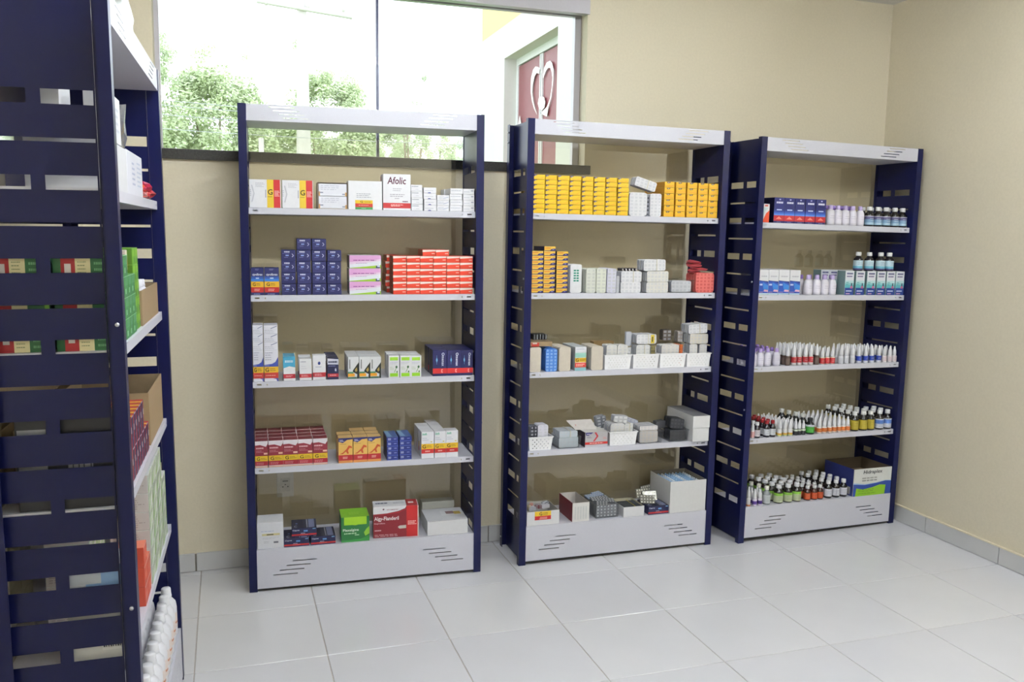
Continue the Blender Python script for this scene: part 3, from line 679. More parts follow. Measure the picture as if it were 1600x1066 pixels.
def mk_wyr(w, h):
    B = Box(w, .06, h, '#e6e6ec'); B.rect(0, 1, .35, .55, '#e8bd2d'); B.rect(0, 1, .19, .35, '#c42c30'); B.text('G', .08, .36, .38, .52, '#2b2410'); B.lines(.42, .95, .4, .5, 2, '#8a7120'); B.poly([(.05, .88), (.45, .88), (.4, .97), (.2, .93), (.1, .97)], '#8fbfae'); B.rect(.72, .86, .6, .64, '#d8c060'); B.lines(.08, .6, .66, .8, 2, '#bfc3d2'); B.lines(.3, .75, .23, .31, 1, '#eeb2ac', f=.6); return B.mesh()
ol = [(0.7306, 0.0553, 0.1242), (0.7879, 0.05, 0.1232), (0.8391, 0.0533, 0.1254)]
for i in range(3): depthrow(1, 4, (ol[i][0], ol[i][1], min(ol[i][2], .118)), (3, 4, 1)[i], .063, mk_wyr, 'white carton with yellow G band over red band, %s column, %%s' % ordn(i, 3), dx=-.0015)

# --- left facing rack, bottom shelf
a, w, h = (0.0355, 0.1065, 0.1129)
B = Box(w, .11, h, '#dcdde3', top='#e2e2e6'); B.rect(.18, .86, .5, .58, '#d6cc98'); B.lines(.15, .85, .64, .7, 1, '#9fb0d0'); B.rect(.36, .62, .52, .56, '#5c5a48'); B.lines(.25, .45, .2, .3, 2, '#b0b2bb'); B.rect(.62, .8, .2, .27, '#6d6e78'); B.lines(.2, .85, .36, .44, 2, '#c2c3cc'); B.lines(.2, .85, .8, .9, 1, '#d0d0d8', 't')
put(1, 5, a+w/2, .012, 0, B.mesh(), 'plain white carton with small yellowish label, leftmost on left rack\'s bottom shelf')
def mk_capox(w, h, d=.12, open_=False):
    B = Box(w, d, h, '#20244e', top='#1c1e3c'); B.rect(0, 1, .12, .32, '#c03032'); B.rect(0, 1, 0, .1, '#23285a'); B.text('Capox', .04, .32, .68, .86, '#e2e5f2'); B.rect(.48, .64, .58, .76, '#6aa3dd'); B.lines(.37, .6, .36, .44, 1, '#cfd3e6', f=.8); B.lines(.34, .7, .17, .26, 1, '#e79a92'); B.rect(.84, .96, .84, .95, '#6f9fc6')
    B.rect(.68, .92, .05, .95, '#7d84a6', 't'); B.rect(.6, .64, .05, .95, '#9a9cab', 't'); B.rect(.44, .56, .05, .95, '#34364c', 't'); B.text('C', .1, .22, .1, .3, '#b8bcd0', 't'); B.rect(.16, .24, .45, .55, '#7186c0', 't')
    return B.mesh()
a, w, h = (0.1435, 0.1037, 0.0355)
me = mk_capox(w, h)
put(1, 5, a+w/2, .012, 0, me, 'flat navy carton with red stripe, lower left of the three piled up')
a2, w2, h2 = (0.2516, 0.0989, 0.0352)
put(1, 5, a2+w/2+.002, .012, 0, me, 'flat navy carton with red stripe, lower right of the three piled up', rz=.02)
a3, w3, h3 = (0.1757, 0.1062, 0.0889)
put(1, 5, a3+w/2, .03, h+.0005, me, 'flat navy carton with red stripe lying across the two others', rz=-.01)
a, w, h = (0.3819, 0.1202, 0.1104)
B = Box(w, .12, h, '#2c7a3f', top='#86c234'); B.rect(.1, .9, .68, 1.0, '#a5d62e'); B.poly([(0, 0), (1, 0), (1, .25), (.7, .1), (0, .06)], '#3f9a48'); B.poly([(.85, .2), (1, .3), (1, .6), (.9, .5), (.8, .35)], '#8fc63c'); B.poly([(.1, .68), (.3, .7), (.5, .66), (.7, .7), (.9, .68), (.9, .7), (.1, .7)], '#a5d62e')
B.text('Plexalgina', .06, .62, .4, .53, '#eaf4e6'); B.lines(.1, .6, .3, .38, 1, '#bfe0b8', f=.6); B.lines(.48, .64, .24, .3, 1, '#bfe0b8', f=.7); B.lines(.42, .62, .83, .88, 1, '#e4f5c0', f=.8); B.lines(.3, .75, .25, .55, 2, '#a9d660', 't')
o = put(1, 5, a+w/2, .015, 0, B.mesh(), 'green carton with lime green lid on left rack\'s bottom shelf')
FL = MB(); FL.box(-w*.4, w*.4, -.0022, -.0012, h*.7, h, M('#a5d62e', .45, .02)); f_ = obj('lid_flap', FL, o)
a, w, h = (0.5207, 0.1977, 0.1406)
B = Box(w, .085, h, '#8d2430', side='#c9cbc8', top='#e3e3e8')
B.poly([(0, .76), (.3, .78), (.55, .84), (.7, .92), (.73, 1), (0, 1)], '#e9e9ec'); B.poly([(.0, .75), (.3, .765), (.56, .81), (.72, .9), (.72, .88), (.56, .785), (.3, .745), (0, .735)], '#b5303a')
B.rect(.73, .975, 0, 1, '#c62a2c'); B.rect(.975, 1, 0, 1, '#e0c9c4'); B.text('Algy-Flanderil', .02, .56, .52, .68, '#efe6e8'); B.text('Ibuprofeno', .02, .26, .43, .49, '#dcb4b8'); B.lines(.76, .96, .38, .52, 3, '#f3bdb6', f=.6)
B.poly([(.55, .3), (.58, .27), (.72, .28), (.72, .38), (.58, .37), (.54, .34)], '#c3c1b8'); B.lines(.03, .2, .22, .26, 1, '#e2c2c6', f=.8); B.lines(.03, .6, .03, .12, 2, '#d9b0b4'); B.text('VITAMEDIC', .29, .55, .875, .915, '#b78a96'); B.poly([(.22, .88), (.25, .92), (.23, .94), (.2, .92)], '#5a2a40')
B.rect(.73, .975, 0, 1, '#a3252c', 't'); B.rect(.78, .9, .35, .6, '#efe2e0', 't'); B.lines(.06, .4, .4, .6, 1, '#6b6f8c', 't', f=.9); B.lines(.45, .7, .35, .6, 2, '#a9adc0', 't')
put(1, 5, a+w/2, .03, 0, B.mesh(), 'large maroon and red carton with white top, on left rack\'s bottom shelf', rz=-.06)
a, w, h = (0.7555, 0.1812, 0.0655)
B = Box(w, .17, h, '#dcdcdf', top='#cfd0d6'); B.rect(.42, .98, .38, .8, '#dadbe0', 't'); B.rect(.55, .75, .5, .72, '#8d6c72', 't'); B.rect(.75, .92, .45, .68, '#c7ac4a', 't'); B.poly([(.04, .97), (.5, 1.0), (.96, .99), (.96, .985), (.5, .99), (.04, .955)], '#4b4d60')
put(1, 5, a+w/2, .012, 0, B.mesh(), 'wide low white carton with small label on its lid, rightmost on left rack\'s bottom shelf')
B = Box(.15, .06, h+.03, '#b5b5ac'); put(1, 5, a+w/2-.01, .19, 0, B.mesh(), 'greyish carton behind the wide low white carton')

# ---------------------------------------------------------------- middle rack
def grid(u, s, cols, n, mk, lab, group, extra=()):
    """cols: (a, w, h) of every column; n rows"""
    hm = sum(c[2] for c in cols)/len(cols); wm = min(c[1] for c in cols)
    hh = hm/n; me = mk(wm*.985, hh-.0006)
    for i, (a, w, h) in enumerate(cols):
        for k in range(n+(1 if i in extra else 0)):
            top = k == n
            put(u, s, a+w/2+random.uniform(-.001, .001), .022+random.uniform(0, .003), k*hh, me, lab % (OR[i+1], 'lone one on top' if top else ordr(k, n)), group=group)
    return hh
def mk_yel(w, h):
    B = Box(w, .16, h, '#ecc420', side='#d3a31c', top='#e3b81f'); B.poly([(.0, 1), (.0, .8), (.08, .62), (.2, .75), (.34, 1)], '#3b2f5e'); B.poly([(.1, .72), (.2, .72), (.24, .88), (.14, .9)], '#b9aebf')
    B.poly([(.18, .35), (.5, .28), (.88, .6), (.8, .2), (.3, .12)], '#efb02a'); B.rect(0, 1, 0, .05, '#b88a17'); return B.mesh()
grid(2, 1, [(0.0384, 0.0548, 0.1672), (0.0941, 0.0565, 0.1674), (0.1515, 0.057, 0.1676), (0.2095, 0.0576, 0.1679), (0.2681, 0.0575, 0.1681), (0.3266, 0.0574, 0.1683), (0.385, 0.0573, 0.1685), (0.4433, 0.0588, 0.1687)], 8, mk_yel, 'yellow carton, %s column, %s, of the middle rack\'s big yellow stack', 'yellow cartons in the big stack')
def mk_yel2(w, h):
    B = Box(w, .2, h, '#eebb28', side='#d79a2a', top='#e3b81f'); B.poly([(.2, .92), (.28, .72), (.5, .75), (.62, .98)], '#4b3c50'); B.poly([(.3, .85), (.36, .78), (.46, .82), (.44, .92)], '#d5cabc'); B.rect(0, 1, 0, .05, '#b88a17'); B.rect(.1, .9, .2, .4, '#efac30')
    B.rect(.15, .4, .3, .8, '#d8d0bd', 'l'); return B.mesh()
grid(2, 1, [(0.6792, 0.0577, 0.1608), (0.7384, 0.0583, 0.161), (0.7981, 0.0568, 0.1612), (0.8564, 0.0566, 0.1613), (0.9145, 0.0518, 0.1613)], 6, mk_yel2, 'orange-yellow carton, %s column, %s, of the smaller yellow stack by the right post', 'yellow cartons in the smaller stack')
# foil blister bundles: sheets standing one behind the other, held by an elastic band
def sheet(w, h, t, col, pr=None, rough=.35, metal=0.):
    b = MB(); m = M(col, rough, .04, metal=metal); r = min(w, h)*.14; pts = []
    for cx_, cz_, a0 in ((w/2-r, r, -90), (w/2-r, h-r, 0), (-w/2+r, h-r, 90), (-w/2+r, r, 180)):
        for k in range(3): a = math.radians(a0+45*k); pts.append((cx_+r*math.cos(a), cz_+r*math.sin(a)))
    n = len(pts); v = [(x, 0, z) for x, z in pts]+[(x, t, z) for x, z in pts]
    b.add(v, [tuple(range(n)), tuple(reversed(range(n, 2*n)))]+[(i, n+i, n+(i+1) % n, (i+1) % n) for i in range(n)], m)
    if pr:
        rr = random.Random(5); mm = M(pr, .4)
        nx = max(2, int(w/.018)); nz = max(2, int(h/.014))
        for i in range(nx):
            for j in range(nz):
                x = -w/2+w*(i+.5)/nx; z = h*(j+.5)/nz; ww = w/nx*.3*(.6+.6*rr.random()); hh = h/nz*.09
                for q in (-.2, .12): b.add([(x-ww, -.0002, z+q*h/nz-hh), (x+ww, -.0002, z+q*h/nz-hh), (x+ww, -.0002, z+q*h/nz+hh), (x-ww, -.0002, z+q*h/nz+hh)], [(0, 1, 2, 3)], mm)
    return b.mesh('blister_sheet')
BLI = M('#a8adb8', .3, .1)
def bundle(u, s, spec, z0, label, n=7, pitch=.012, col='#e2e2e6', pr='#c9cbd2', back='#b9bcc6', band='#d9d2b8', b0=.024, rz=0., rx=0., ry=0., group=None, par=None):
    a, w, h = spec
    e = put(u, s, a+w/2, b0, z0, None, label, 'blister pack', group, rz=rz, rx=rx, ry=ry, name='blister_bundle')
    f = sheet(w, h, .0012, col, pr); g_ = sheet(w*.985, h*.98, .0075, back)
    for k in range(n):
        obj('blister_sheet', f if k == 0 else (g_ if k % 2 else f), e, (0, k*pitch*.75, 0))
    if band:
        b = MB(); t = .0012; x = w*.08; m = M(band, .6); d = n*pitch*.75+.004
        b.box(x, x+.003, -t-.0006, -.0006, -.0004, h+t, m); b.box(x, x+.003, -.0006, d, h+.0002, h+.0012, m); b.box(x, x+.003, d, d+t, 0, h+t, m); obj('elastic_band', b, e)
    return e
bundle(2, 1, (0.5067, 0.0881, 0.1064), 0, 'large white blister bundle beside the big yellow stack, middle rack\'s top shelf', 12, band=None)
bundle(2, 1, (0.6114, 0.0568, 0.104), 0, 'narrow white blister bundle against the smaller yellow stack', 12, band=None)
for k in range(5):
    B = Box(.014, .06, .018, '#8d909c', rough=.3); B.poly([(.2, .3), (.8, .3), (.8, .7), (.2, .7)], '#2e2f3a')
    put(2, 1, 0.6029, .03, k*.0185, B.mesh('blister_strip'), 'silver blister end between two white bundles, %s' % ordr(k, 5), 'blister pack', 'silver blister ends', name='blister_strip')
hb = (0.5067, 0.0881, 0.1064)[2]
bundle(2, 1, (0.5266, 0.1073, 0.1597)[:2]+(.042,), hb+.0185, 'white blister bundle lying tilted over the two upright bundles', 6, ry=.27)
# second shelf
def mk_yn(w, h):
    B = Box(w, .14, h, '#e9bb45', side='#2c2a4e', top='#46365a'); B.poly([(.42, 0), (1, 0), (1, .5), (.8, .55), (.62, .42)], '#2f2c70'); B.rect(.7, .86, .25, .4, '#9a98c8'); B.rect(0, 1, 0, .12, '#35275c'); B.lines(.08, .6, .5, .78, 1, '#d8722c', f=.7); B.rect(0, 1, .9, 1, '#e6c46a'); return B.mesh()
grid(2, 2, [(0.0395, 0.0545, 0.1864), (0.0952, 0.058, 0.1876), (0.155, 0.0598, 0.1888)], 9, mk_yn, 'yellow and navy carton, %s column, %s, stack at left post', 'yellow and navy cartons', extra=(1,))
bundle(2, 2, (0.226, 0.0543, 0.1294), 0, 'upright white plastic-wrapped pack with green print, middle rack\'s second shelf', 10, pr=None, band=None)
b = MB(); q = (0.239, 0.0265, 0.0977); GPR = M('#2f8f7a', .5)
for i in range(2):
    for j in range(5): b.box(-.012+i*.014, -.001+i*.014, -.0012, -.0004, .052+j*.0115, .059+j*.0115, GPR)
o = bpy.data.objects.get('blister_bundle'); PK = [x for x in bpy.data.objects if x.get('label', '').startswith('upright white plastic')][0]
obj('green_print', b, PK)
for k, (sp, c, t) in enumerate((((0.3046, 0.0458, 0.1102), '#d6d9cf', 'greenish white'), ((0.3542, 0.0478, 0.1109), '#d9ddcf', 'pale cream'), ((0.4078, 0.0443, 0.1116), '#cfcfe0', 'pale lilac'), ((0.4547, 0.0136, 0.0783), '#bfc0c9', 'sliver-thin grey'))):
    bundle(2, 2, sp, 0, '%s block of stacked blister packs on middle rack\'s second shelf' % t, 14, col=c, back=c, pr='#b9bbb9', band=None)
A_ = (0.4766, 0.1019, 0.0487); hA = A_[2]
bundle(2, 2, A_, 0, 'white blister bundle, lower of two left of the clear sheet bundles, middle rack\'s second shelf', 10, band=None)
bundle(2, 2, (0.4782, 0.1029, 0.0496), hA+.001, 'white blister bundle with elastic band, lying on the one between lilac block and taller pile', 10)
for k in range(5):
    B = MB(); B.box(-.004, .004, 0, .05, 0, .012, M('#2b2a33', .35)); B.box(-.0035, .0035, -.0006, 0, .001, .011, M('#c9c4c4', .4))
    put(2, 2, A_[0]+.018+k*.017, .04, 2*hA+.0035, B.mesh('blister_strip'), 'black and silver blister strip on the banded bundle, %s' % ordn(k, 5), 'blister pack', 'black blister strips on the bundle', name='blister_strip', ry=-.35)
B_ = (0.6092, 0.1118, 0.0498); hB = B_[2]
for k in range(2): bundle(2, 2, B_, k*(hB+.0012), 'cream blister bundle in the tall pile, %s layer' % ('lower', 'middle')[k], 11, col='#dedcd6', band=None)
bundle(2, 2, (0.5921, 0.1113, 0.153)[:2]+(.052,), 2*(hB+.0015), 'white blister roll with elastic band on top of the tall pile', 9, ry=-.02)
BIN = clear('clear_bin', (.965, .97, .975), 1.45, 1.5, .08)
def bin_(u, s, spec, d, label, z0=0., holes=False, mat=None, taper=.93, t=.0014, cat='basket', nx=7, nz=4, hs=.0024, name='storage_basket'):
    a, w, h = spec; m = mat or PLW
    def wall(L):
        hl = []
        if holes:
            for i in range(nx):
                for j in range(nz):
                    if (i+j) % 2: continue
                    cx_ = L*(.16+.68*i/(nx-1)); cz_ = h*(.16+.62*j/(nz-1)); hl.append((round(cx_-hs, 5), round(cx_+hs, 5), round(cz_-hs, 5), round(cz_+hs, 5)))
        return hl
    e = put(u, s, a+w/2, .02, z0, None, label, cat, name=name)
    hf = wall(w); hsd = wall(d)
    tp = lambda p: Vector((p.x*(taper+(1-taper)*p.z/h), d/2+(p.y-d/2)*(taper+(1-taper)*p.z/h), p.z))
    for nm, L, fn, hl in (('front_wall', w, lambda U, q, z: (U-w/2, q, z), hf), ('back_wall', w, lambda U, q, z: (U-w/2, d-q, z), hf),
                      ('side_wall', d-2*t, lambda U, q, z: (-w/2+q, U+t, z), wall(d-2*t)), ('side_wall', d-2*t, lambda U, q, z: (w/2-q, U+t, z), wall(d-2*t))):
        b = MB(); b.plate(0, L, 0, h, hl, t, m, fn); b.map(tp); obj(nm, b, e)
    b = MB(); b.box(-w/2*taper+t*.5, w/2*taper-t*.5, d/2-d/2*taper+t*.5, d/2+d/2*taper-t*.5, .0002, .0016, m); obj('base', b, e)
    b = MB(); r = .003
    b.box(-w/2-r, w/2+r, -r, 0, h-.004, h, m); b.box(-w/2-r, w/2+r, d, d+r, h-.004, h, m); b.box(-w/2-r, -w/2, 0, d, h-.004, h, m); b.box(w/2, w/2+r, 0, d, h-.004, h, m); obj('rim', b, e)
    return e
c_ = (0.736, 0.1226, 0.0599)
bin_(2, 2, c_, .17, 'clear plastic bin of blister packs between cream pile and red packs', mat=BIN, name='clear_bin')
bundle(2, 2, (c_[0]+.008, c_[1]-.018, c_[2]*.86), .003, 'white blister packs filling the clear bin beside the red packs', 9, b0=.034, band=None)
REDB = clear('red_foil_film', (.95, .4, .4), 1.45, 1.2, .1)
c_ = (0.8681, 0.0982, 0.0939)
e = put(2, 2, c_[0]+c_[1]/2, .024, 0, None, 'block of red and pink blister packs at the right post, middle rack\'s second shelf', 'blister pack', name='blister_block')
for i in range(9): obj('blister_sheet', sheet(c_[1], c_[2]*(1-.01*(i % 3)), .006, '#dd5f5c' if i % 2 else '#e0736d', '#b93d42' if i == 0 else None, .3), e, (0, i*.011, 0))
for k in range(6):
    b = MB(); rr = random.Random(k); b.add([(-.035, 0, 0), (.035, 0, 0), (.04, .03, .004), (.0, .045, .012), (-.035, .035, .003)], [(0, 1, 2, 3, 4), (4, 3, 2, 1, 0)], M('#d0585e', .3)); b.box(-.033, .033, .002, .03, -.0035, -.0002, M('#bf4a55', .35))
    put(2, 2, c_[0]+.02+.012*(k % 3), .05+.028*(k//2), c_[2]+.005+.0085*k, b.mesh('blister_strip'), 'loose red blister strip heaped on the red block', 'blister pack', 'loose red blister strips', rz=rr.uniform(-.7, .7), name='blister_strip')
# third shelf
for k, (sp, rot) in enumerate((((0.0405, 0.0536, 0.1134), 0), ((0.1824, 0.0558, 0.111), 0), ((0.341, 0.0586, 0.1106), 0))):
    bundle(2, 3, sp, 0, ('beige blister block at the left post, middle rack\'s third shelf', 'beige blister block between the blue pack and the teal carton', 'beige blister block between the teal carton and first white basket')[k], 15, col='#cfc6b8', back='#b7b2ab', pr=None, band=None)
hq = (0.0405, 0.0536, 0.1134)
B = Box(.105, .12, .022, '#9a8363'); B.rect(.05, .4, .0, .8, '#c43d30'); B.rect(.1, .3, .5, .8, '#dcc8c0')
put(2, 3, hq[0]+.058, .035, hq[2]+.001, B.mesh(), 'small brown carton with red mark lying on the beige and blue packs')
for k in range(5):
    B = MB(); B.box(-.0055, .0055, 0, .06, 0, .024, M('#2a2c30', .35)); B.box(-.001, .001, -.0006, 0, .001, .023, M('#aab0b4', .4))
    put(2, 3, hq[0]+.048+k*.014, .10, hq[2]+.024, B.mesh('blister_strip'), 'black blister strip standing on the small brown carton, %s' % ordn(k, 5), 'blister pack', 'black strips on brown carton', name='blister_strip')
bundle(2, 3, (0.1167, 0.0559, 0.1036), 0, 'bright blue blister block on middle rack\'s third shelf', 15, col='#4f86d8', back='#3a68b8', pr='#a9cdf2', band=None)
def mk_tealg(w, h):
    B = Box(w, .16, h, '#cfe2df', side='#a8adb6', top='#dfe6ea'); B.rect(0, 1, .36, .54, '#e5b92e'); B.rect(0, 1, .14, .34, '#d9463d'); B.rect(0, 1, 0, .14, '#8cc0c9'); B.rect(0, 1, .56, .74, '#9ccfc2'); B.rect(0, 1, .78, 1, '#e1e3e8'); B.text('G', .05, .32, .38, .52, '#2b2410'); B.lines(.4, .95, .4, .5, 2, '#7b6218'); B.lines(.1, .9, .18, .3, 2, '#f3c0ba', f=.6); B.lines(.1, .9, .88, .94, 1, '#a7a6bd'); return B.mesh()
a, w, h = (0.2603, 0.0546, 0.1094)
put(2, 3, a+w/2, .024, 0, mk_tealg(w, h), 'teal, yellow and red G carton between two beige blocks')
bk = [(0.407, 0.1368, 0.0695), (0.5527, 0.1356, 0.069), (0.6939, 0.138, 0.0687), (0.8376, 0.1287, 0.0666)]
for k in range(4):
    bin_(2, 3, bk[k], .24, 'white perforated basket, %s of four, on middle rack\'s third shelf' % ordn(k, 4), holes=True, nx=13 if k == 0 else 11, nz=5, hs=.0019)
def inb(k, x0, x1, z0, z1, label, **kw):
    a, w, h = bk[k]; return bundle(2, 3, (a+w*x0, w*(x1-x0), h*(z1-z0)), h*z0, label, b0=kw.pop('b0', .045), **kw)
inb(0, .14, .53, .1, 1.62, 'white blister bundle, left one in the first white basket', band=None, col='#dfddd8')
inb(0, .55, .93, .1, 1.60, 'white blister bundle, right one in the first white basket', band=None, col='#dfddd8')
B = Box(.105, .045, .1, '#9c7f55'); put(2, 3, bk[0][0]+bk[0][1]/2, .185, .012, B.mesh(), 'brown cardboard box standing at the back of the first white basket', name='cardboard_box')
inb(1, .2, .72, .1, 1.6, 'white blister bundle in the second white basket', col='#e0e0de')
b_ = inb(1, .2, .95, 1.65, 2.3, 'yellow-ended white blister bundle lying across the second white basket', n=9)
b = MB(); w_ = bk[1][1]*.75; h_ = bk[1][2]*.65; b.box(w_*.22, w_*.4, -.0012, -.0006, .002, h_-.002, M('#e3c63a', .5)); b.box(w_*.27, w_*.33, -.0015, -.0011, h_*.2, h_*.75, M('#5c5322', .5)); obj('yellow_print', b, b_)
for k in range(3): inb(1, -.16+.1*k, .02+.1*k, 1.5, 2.5-.08*k, 'silver-grey blister strip leaning left on the second basket, %s' % ordn(k, 3), n=2, b0=.06+.02*k, band=None, col='#b9bcc6', pr=None, group='strips on the second basket')
inb(1, .76, .93, .1, 1.5, 'yellow and black blister bundle at the right of the second white basket', col='#8d8257', pr='#2e2c22', band=None)
inb(2, .14, .5, .1, 1.55, 'white blister bundle, left one in the third white basket', col='#dcd9d5', band=None)
inb(2, .5, .8, .1, 1.55, 'white blister bundle, middle one in the third white basket', col='#dcd9d5', band=None)
inb(2, .82, .95, .1, 1.55, 'orange blister bundle at the right of the third white basket', col='#cf6a35', pr='#7d3a20', band=None)
inb(3, .2, .52, .1, 1.6, 'white blister bundle, left one in the fourth white basket', col='#dedcda', band=None)
inb(3, .62, .93, .1, 1.6, 'white blister bundle, right one in the fourth white basket', col='#d9d7d4', band=None)
inb(3, .2, .96, 1.63, 2.35, 'cream blister bundle lying across the fourth white basket', n=10, col='#d8d2c6', band=None)
inb(3, .14, .92, 2.38, 3.06, 'white blister bundle on top of the fourth white basket pile', n=9, ry=-.05)
inb(3, -.12, .08, 1.7, 2.5, 'brownish see-through blister strips hanging left of the fourth basket pile', n=5, b0=.09, col='#a39a94', back='#8a827d', band=None)
inb(3, -.5, -.14, 1.7, 2.5, 'dark brownish blister strips behind, above the third basket', n=5, b0=.15, col='#6f655f', back='#5a524d', band=None)
# fourth shelf
c1 = (0.0434, 0.1173, 0.0641)
bin_(2, 4, c1, .15, 'small white basket with large holes at the left post, middle rack\'s fourth shelf', holes=True, nx=9, nz=5, hs=.0026, taper=.88)
bundle(2, 4, (c1[0]+.012, .034, c1[2]*1.7), .004, 'black blister bundle in the small white basket', 6, col='#2c2d3a', pr='#c9c9d2', band=None, b0=.035)
bundle(2, 4, (c1[0]+.048, .05, c1[2]*1.75), .004, 'lilac-white blister bundle in the small white basket', 7, col='#d9d8e4', band=None, b0=.035)
c2 = (0.187, 0.1149, 0.0554)
bin_(2, 4, c2, .19, 'clear bin with pale blue blister bundles on middle rack\'s fourth shelf', mat=BIN, name='clear_bin')
bundle(2, 4, (c2[0]+.01, c2[1]-.02, c2[2]*.9), .003, 'pale blue-white blister bundle inside the clear bin beside the small basket', 12, col='#c6d0d6', band=None, b0=.035)
bundle(2, 4, (c2[0]+.012, c2[1]-.026, c2[2]*.5), c2[2]*.95, 'pale blue-white blister bundle with elastic band on top in that clear bin', 10, col='#c3ced6', b0=.035)
c3 = (0.3227, 0.1148, 0.071)
def mk_chev(w, h):
    B = Box(w, .16, h, '#b5b4b8', side='#3b2c38', top='#d8d4d0'); B.rect(0, 1, .18, .34, '#cf2f2c'); B.poly([(.02, .98), (.36, .98), (.14, .78), (.04, .8)], '#2e2a78'); B.poly([(.4, .98), (.48, .98), (.58, .72), (.42, .38), (.34, .38), (.5, .72)], '#cc3a40'); B.lines(.08, .3, .6, .74, 2, '#6c6a78'); B.lines(.2, .85, .22, .3, 1, '#f0b9b2', f=.7); B.rect(0, 1, 0, .14, '#c9c8d2'); B.lines(.07, .26, .84, .92, 1, '#dcdaf0', f=.7); B.lines(.78, .95, .5, .66, 2, '#d98078'); return B.mesh()
o = put(2, 4, c3[0]+c3[1]/2, .024, 0, mk_chev(c3[1], c3[2]), 'grey carton with red chevron and red base stripe, middle rack\'s fourth shelf')
b = MB(); b.add([(-c3[1]*.72, .06, c3[2]+.001), (c3[1]*.2, .05, c3[2]+.001), (c3[1]*.2, .12, c3[2]+.035), (-c3[1]*.9, .13, c3[2]+.033)], [(0, 1, 2, 3), (3, 2, 1, 0)], M('#ded8d4', .5))
for k in range(4): b.add([(-c3[1]*(.62-.2*k)+d_[0], .075+d_[1], c3[2]+.0085+d_[2]) for d_ in ((0, 0, 0), (.015, 0, 0), (.015, .02, .01), (0, .02, .01))], [(0, 1, 2, 3)], M('#cf8a86', .5))
obj('open_flap', b, o)
c4 = (0.4465, 0.1419, 0.0655)
bin_(2, 4, c4, .22, 'white perforated basket heaped with silver blisters, middle rack\'s fourth shelf', holes=True, nx=11, nz=5, hs=.0019)
bundle(2, 4, (c4[0]+.012, c4[1]*.5, c4[2]*1.5), .004, 'white and silver blister bundle, left one in the heaped white basket', 9, col='#d5d3d0', b0=.04, band=None)
bundle(2, 4, (c4[0]+c4[1]*.6, c4[1]*.3, c4[2]*1.45), .004, 'white blister bundle, right one in the heaped white basket', 9, col='#dedddb', b0=.04)
bundle(2, 4, (c4[0]-.02, c4[1]*.35, c4[2]*.9), c4[2]*1.0, 'dark silver blister strip leaning at the back left of the heaped basket', 4, col='#6c6f76', pr='#c9ccd2', b0=.12, band=None, ry=-.15)
bundle(2, 4, (c4[0]+c4[1]*.25, c4[1]*.5, c4[2]*.5), c4[2]*1.55, 'silver blister bundle on top of the heaped white basket', 5, col='#bfc0c3', pr='#eeeeee', b0=.06, band=None, ry=.1)
c5 = (0.6007, 0.1261, 0.0783)
bin_(2, 4, (c5[0], c5[1]*1.0, c5[2]*.8), .2, 'clear bin with cream blister bundles, middle rack\'s fourth shelf', mat=BIN, name='clear_bin')
bundle(2, 4, (c5[0]+.008, c5[1]-.03, c5[2]*.74), .003, 'cream blister bundle low in the clear bin right of the heaped basket', 10, col='#d6cdc5', b0=.035, band=None)
bundle(2, 4, (c5[0]+.008, c5[1]-.032, c5[2]*.26), c5[2]*.8, 'white-topped blister bundle high in the clear bin right of the heaped basket', 10, col='#e2dcda', b0=.035, band=None)
bundle(2, 4, (c5[0]-.03, .06, .03), c5[2]*.95, 'bluish silver blister bundle behind that clear bin', 5, col='#a7aabc', b0=.11, band=None, ry=.3)
c6 = (0.7631, 0.1029, 0.0582)
bin_(2, 4, c6, .2, 'clear bin with black blisters next to the long white box', mat=BIN, name='clear_bin')
bundle(2, 4, (c6[0]+.012, c6[1]-.022, c6[2]*.9), .003, 'black perforated blister bundle inside the clear bin beside the long white box', 9, col='#34363d', pr='#16171a', back='#3f4147', b0=.035, band=None)
bundle(2, 4, (c6[0]+.014, c6[1]-.03, .05), c6[2]*1.0, 'black blister bundle heaped on top beside the long white box', 8, col='#33343a', pr='#5a5c62', back='#2e2f34', b0=.05, band=None, ry=.12)
bundle(2, 4, (c6[0]-.03, .05, .035), c6[2]*.9, 'dark grey blister strips at the back left of the black ones', 5, col='#55565c', pr=None, back='#4a4b50', b0=.1, band=None, ry=-.1)
a, w, h = (0.8745, 0.0918, 0.126)
B = Box(w*.965, .255, h*.53, '#dededf'); o = put(2, 4, a+w/2, .002, 0, B.mesh('storage_box'), 'long white cardboard box with a lid at the right post, middle rack\'s fourth shelf', name='storage_box')
B = Box(w, .26, h*.47, '#e2e2e3', top='#8f8f92'); l = obj('lid', B.mesh('lid'), o, (0, -.0025, h*.53+.0003))
# bottom shelf
def open_box(u, s, spec, d, label, col='#dcdcdf', inner='#b9b6b0', b0=.01, rz=0., name='open_carton', z0=0., t=.0016, side=None):
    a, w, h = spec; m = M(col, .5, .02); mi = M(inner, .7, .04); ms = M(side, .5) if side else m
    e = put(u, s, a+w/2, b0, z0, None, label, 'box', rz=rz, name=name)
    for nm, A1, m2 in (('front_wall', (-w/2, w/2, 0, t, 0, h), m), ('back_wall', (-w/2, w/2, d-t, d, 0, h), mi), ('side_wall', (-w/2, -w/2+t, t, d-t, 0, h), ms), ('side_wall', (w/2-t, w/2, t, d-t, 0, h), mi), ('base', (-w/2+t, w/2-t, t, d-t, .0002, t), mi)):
        obj(nm, MB().box(*A1, m2), e)
    return e
c = (0.0387, 0.1593, 0.0658)
e = open_box(2, 5, c, .15, 'open white tray with G sticker at the left post, middle rack\'s bottom shelf')
b = MB(); w, h = c[1], c[2]
b.box(-w*.26, w*.24, -.0006, -.0001, h*.66, h*.99, M(G_YEL, .4)); b.box(-w*.26, w*.24, -.0006, -.0001, h*.38, h*.66, M(G_RED, .4))
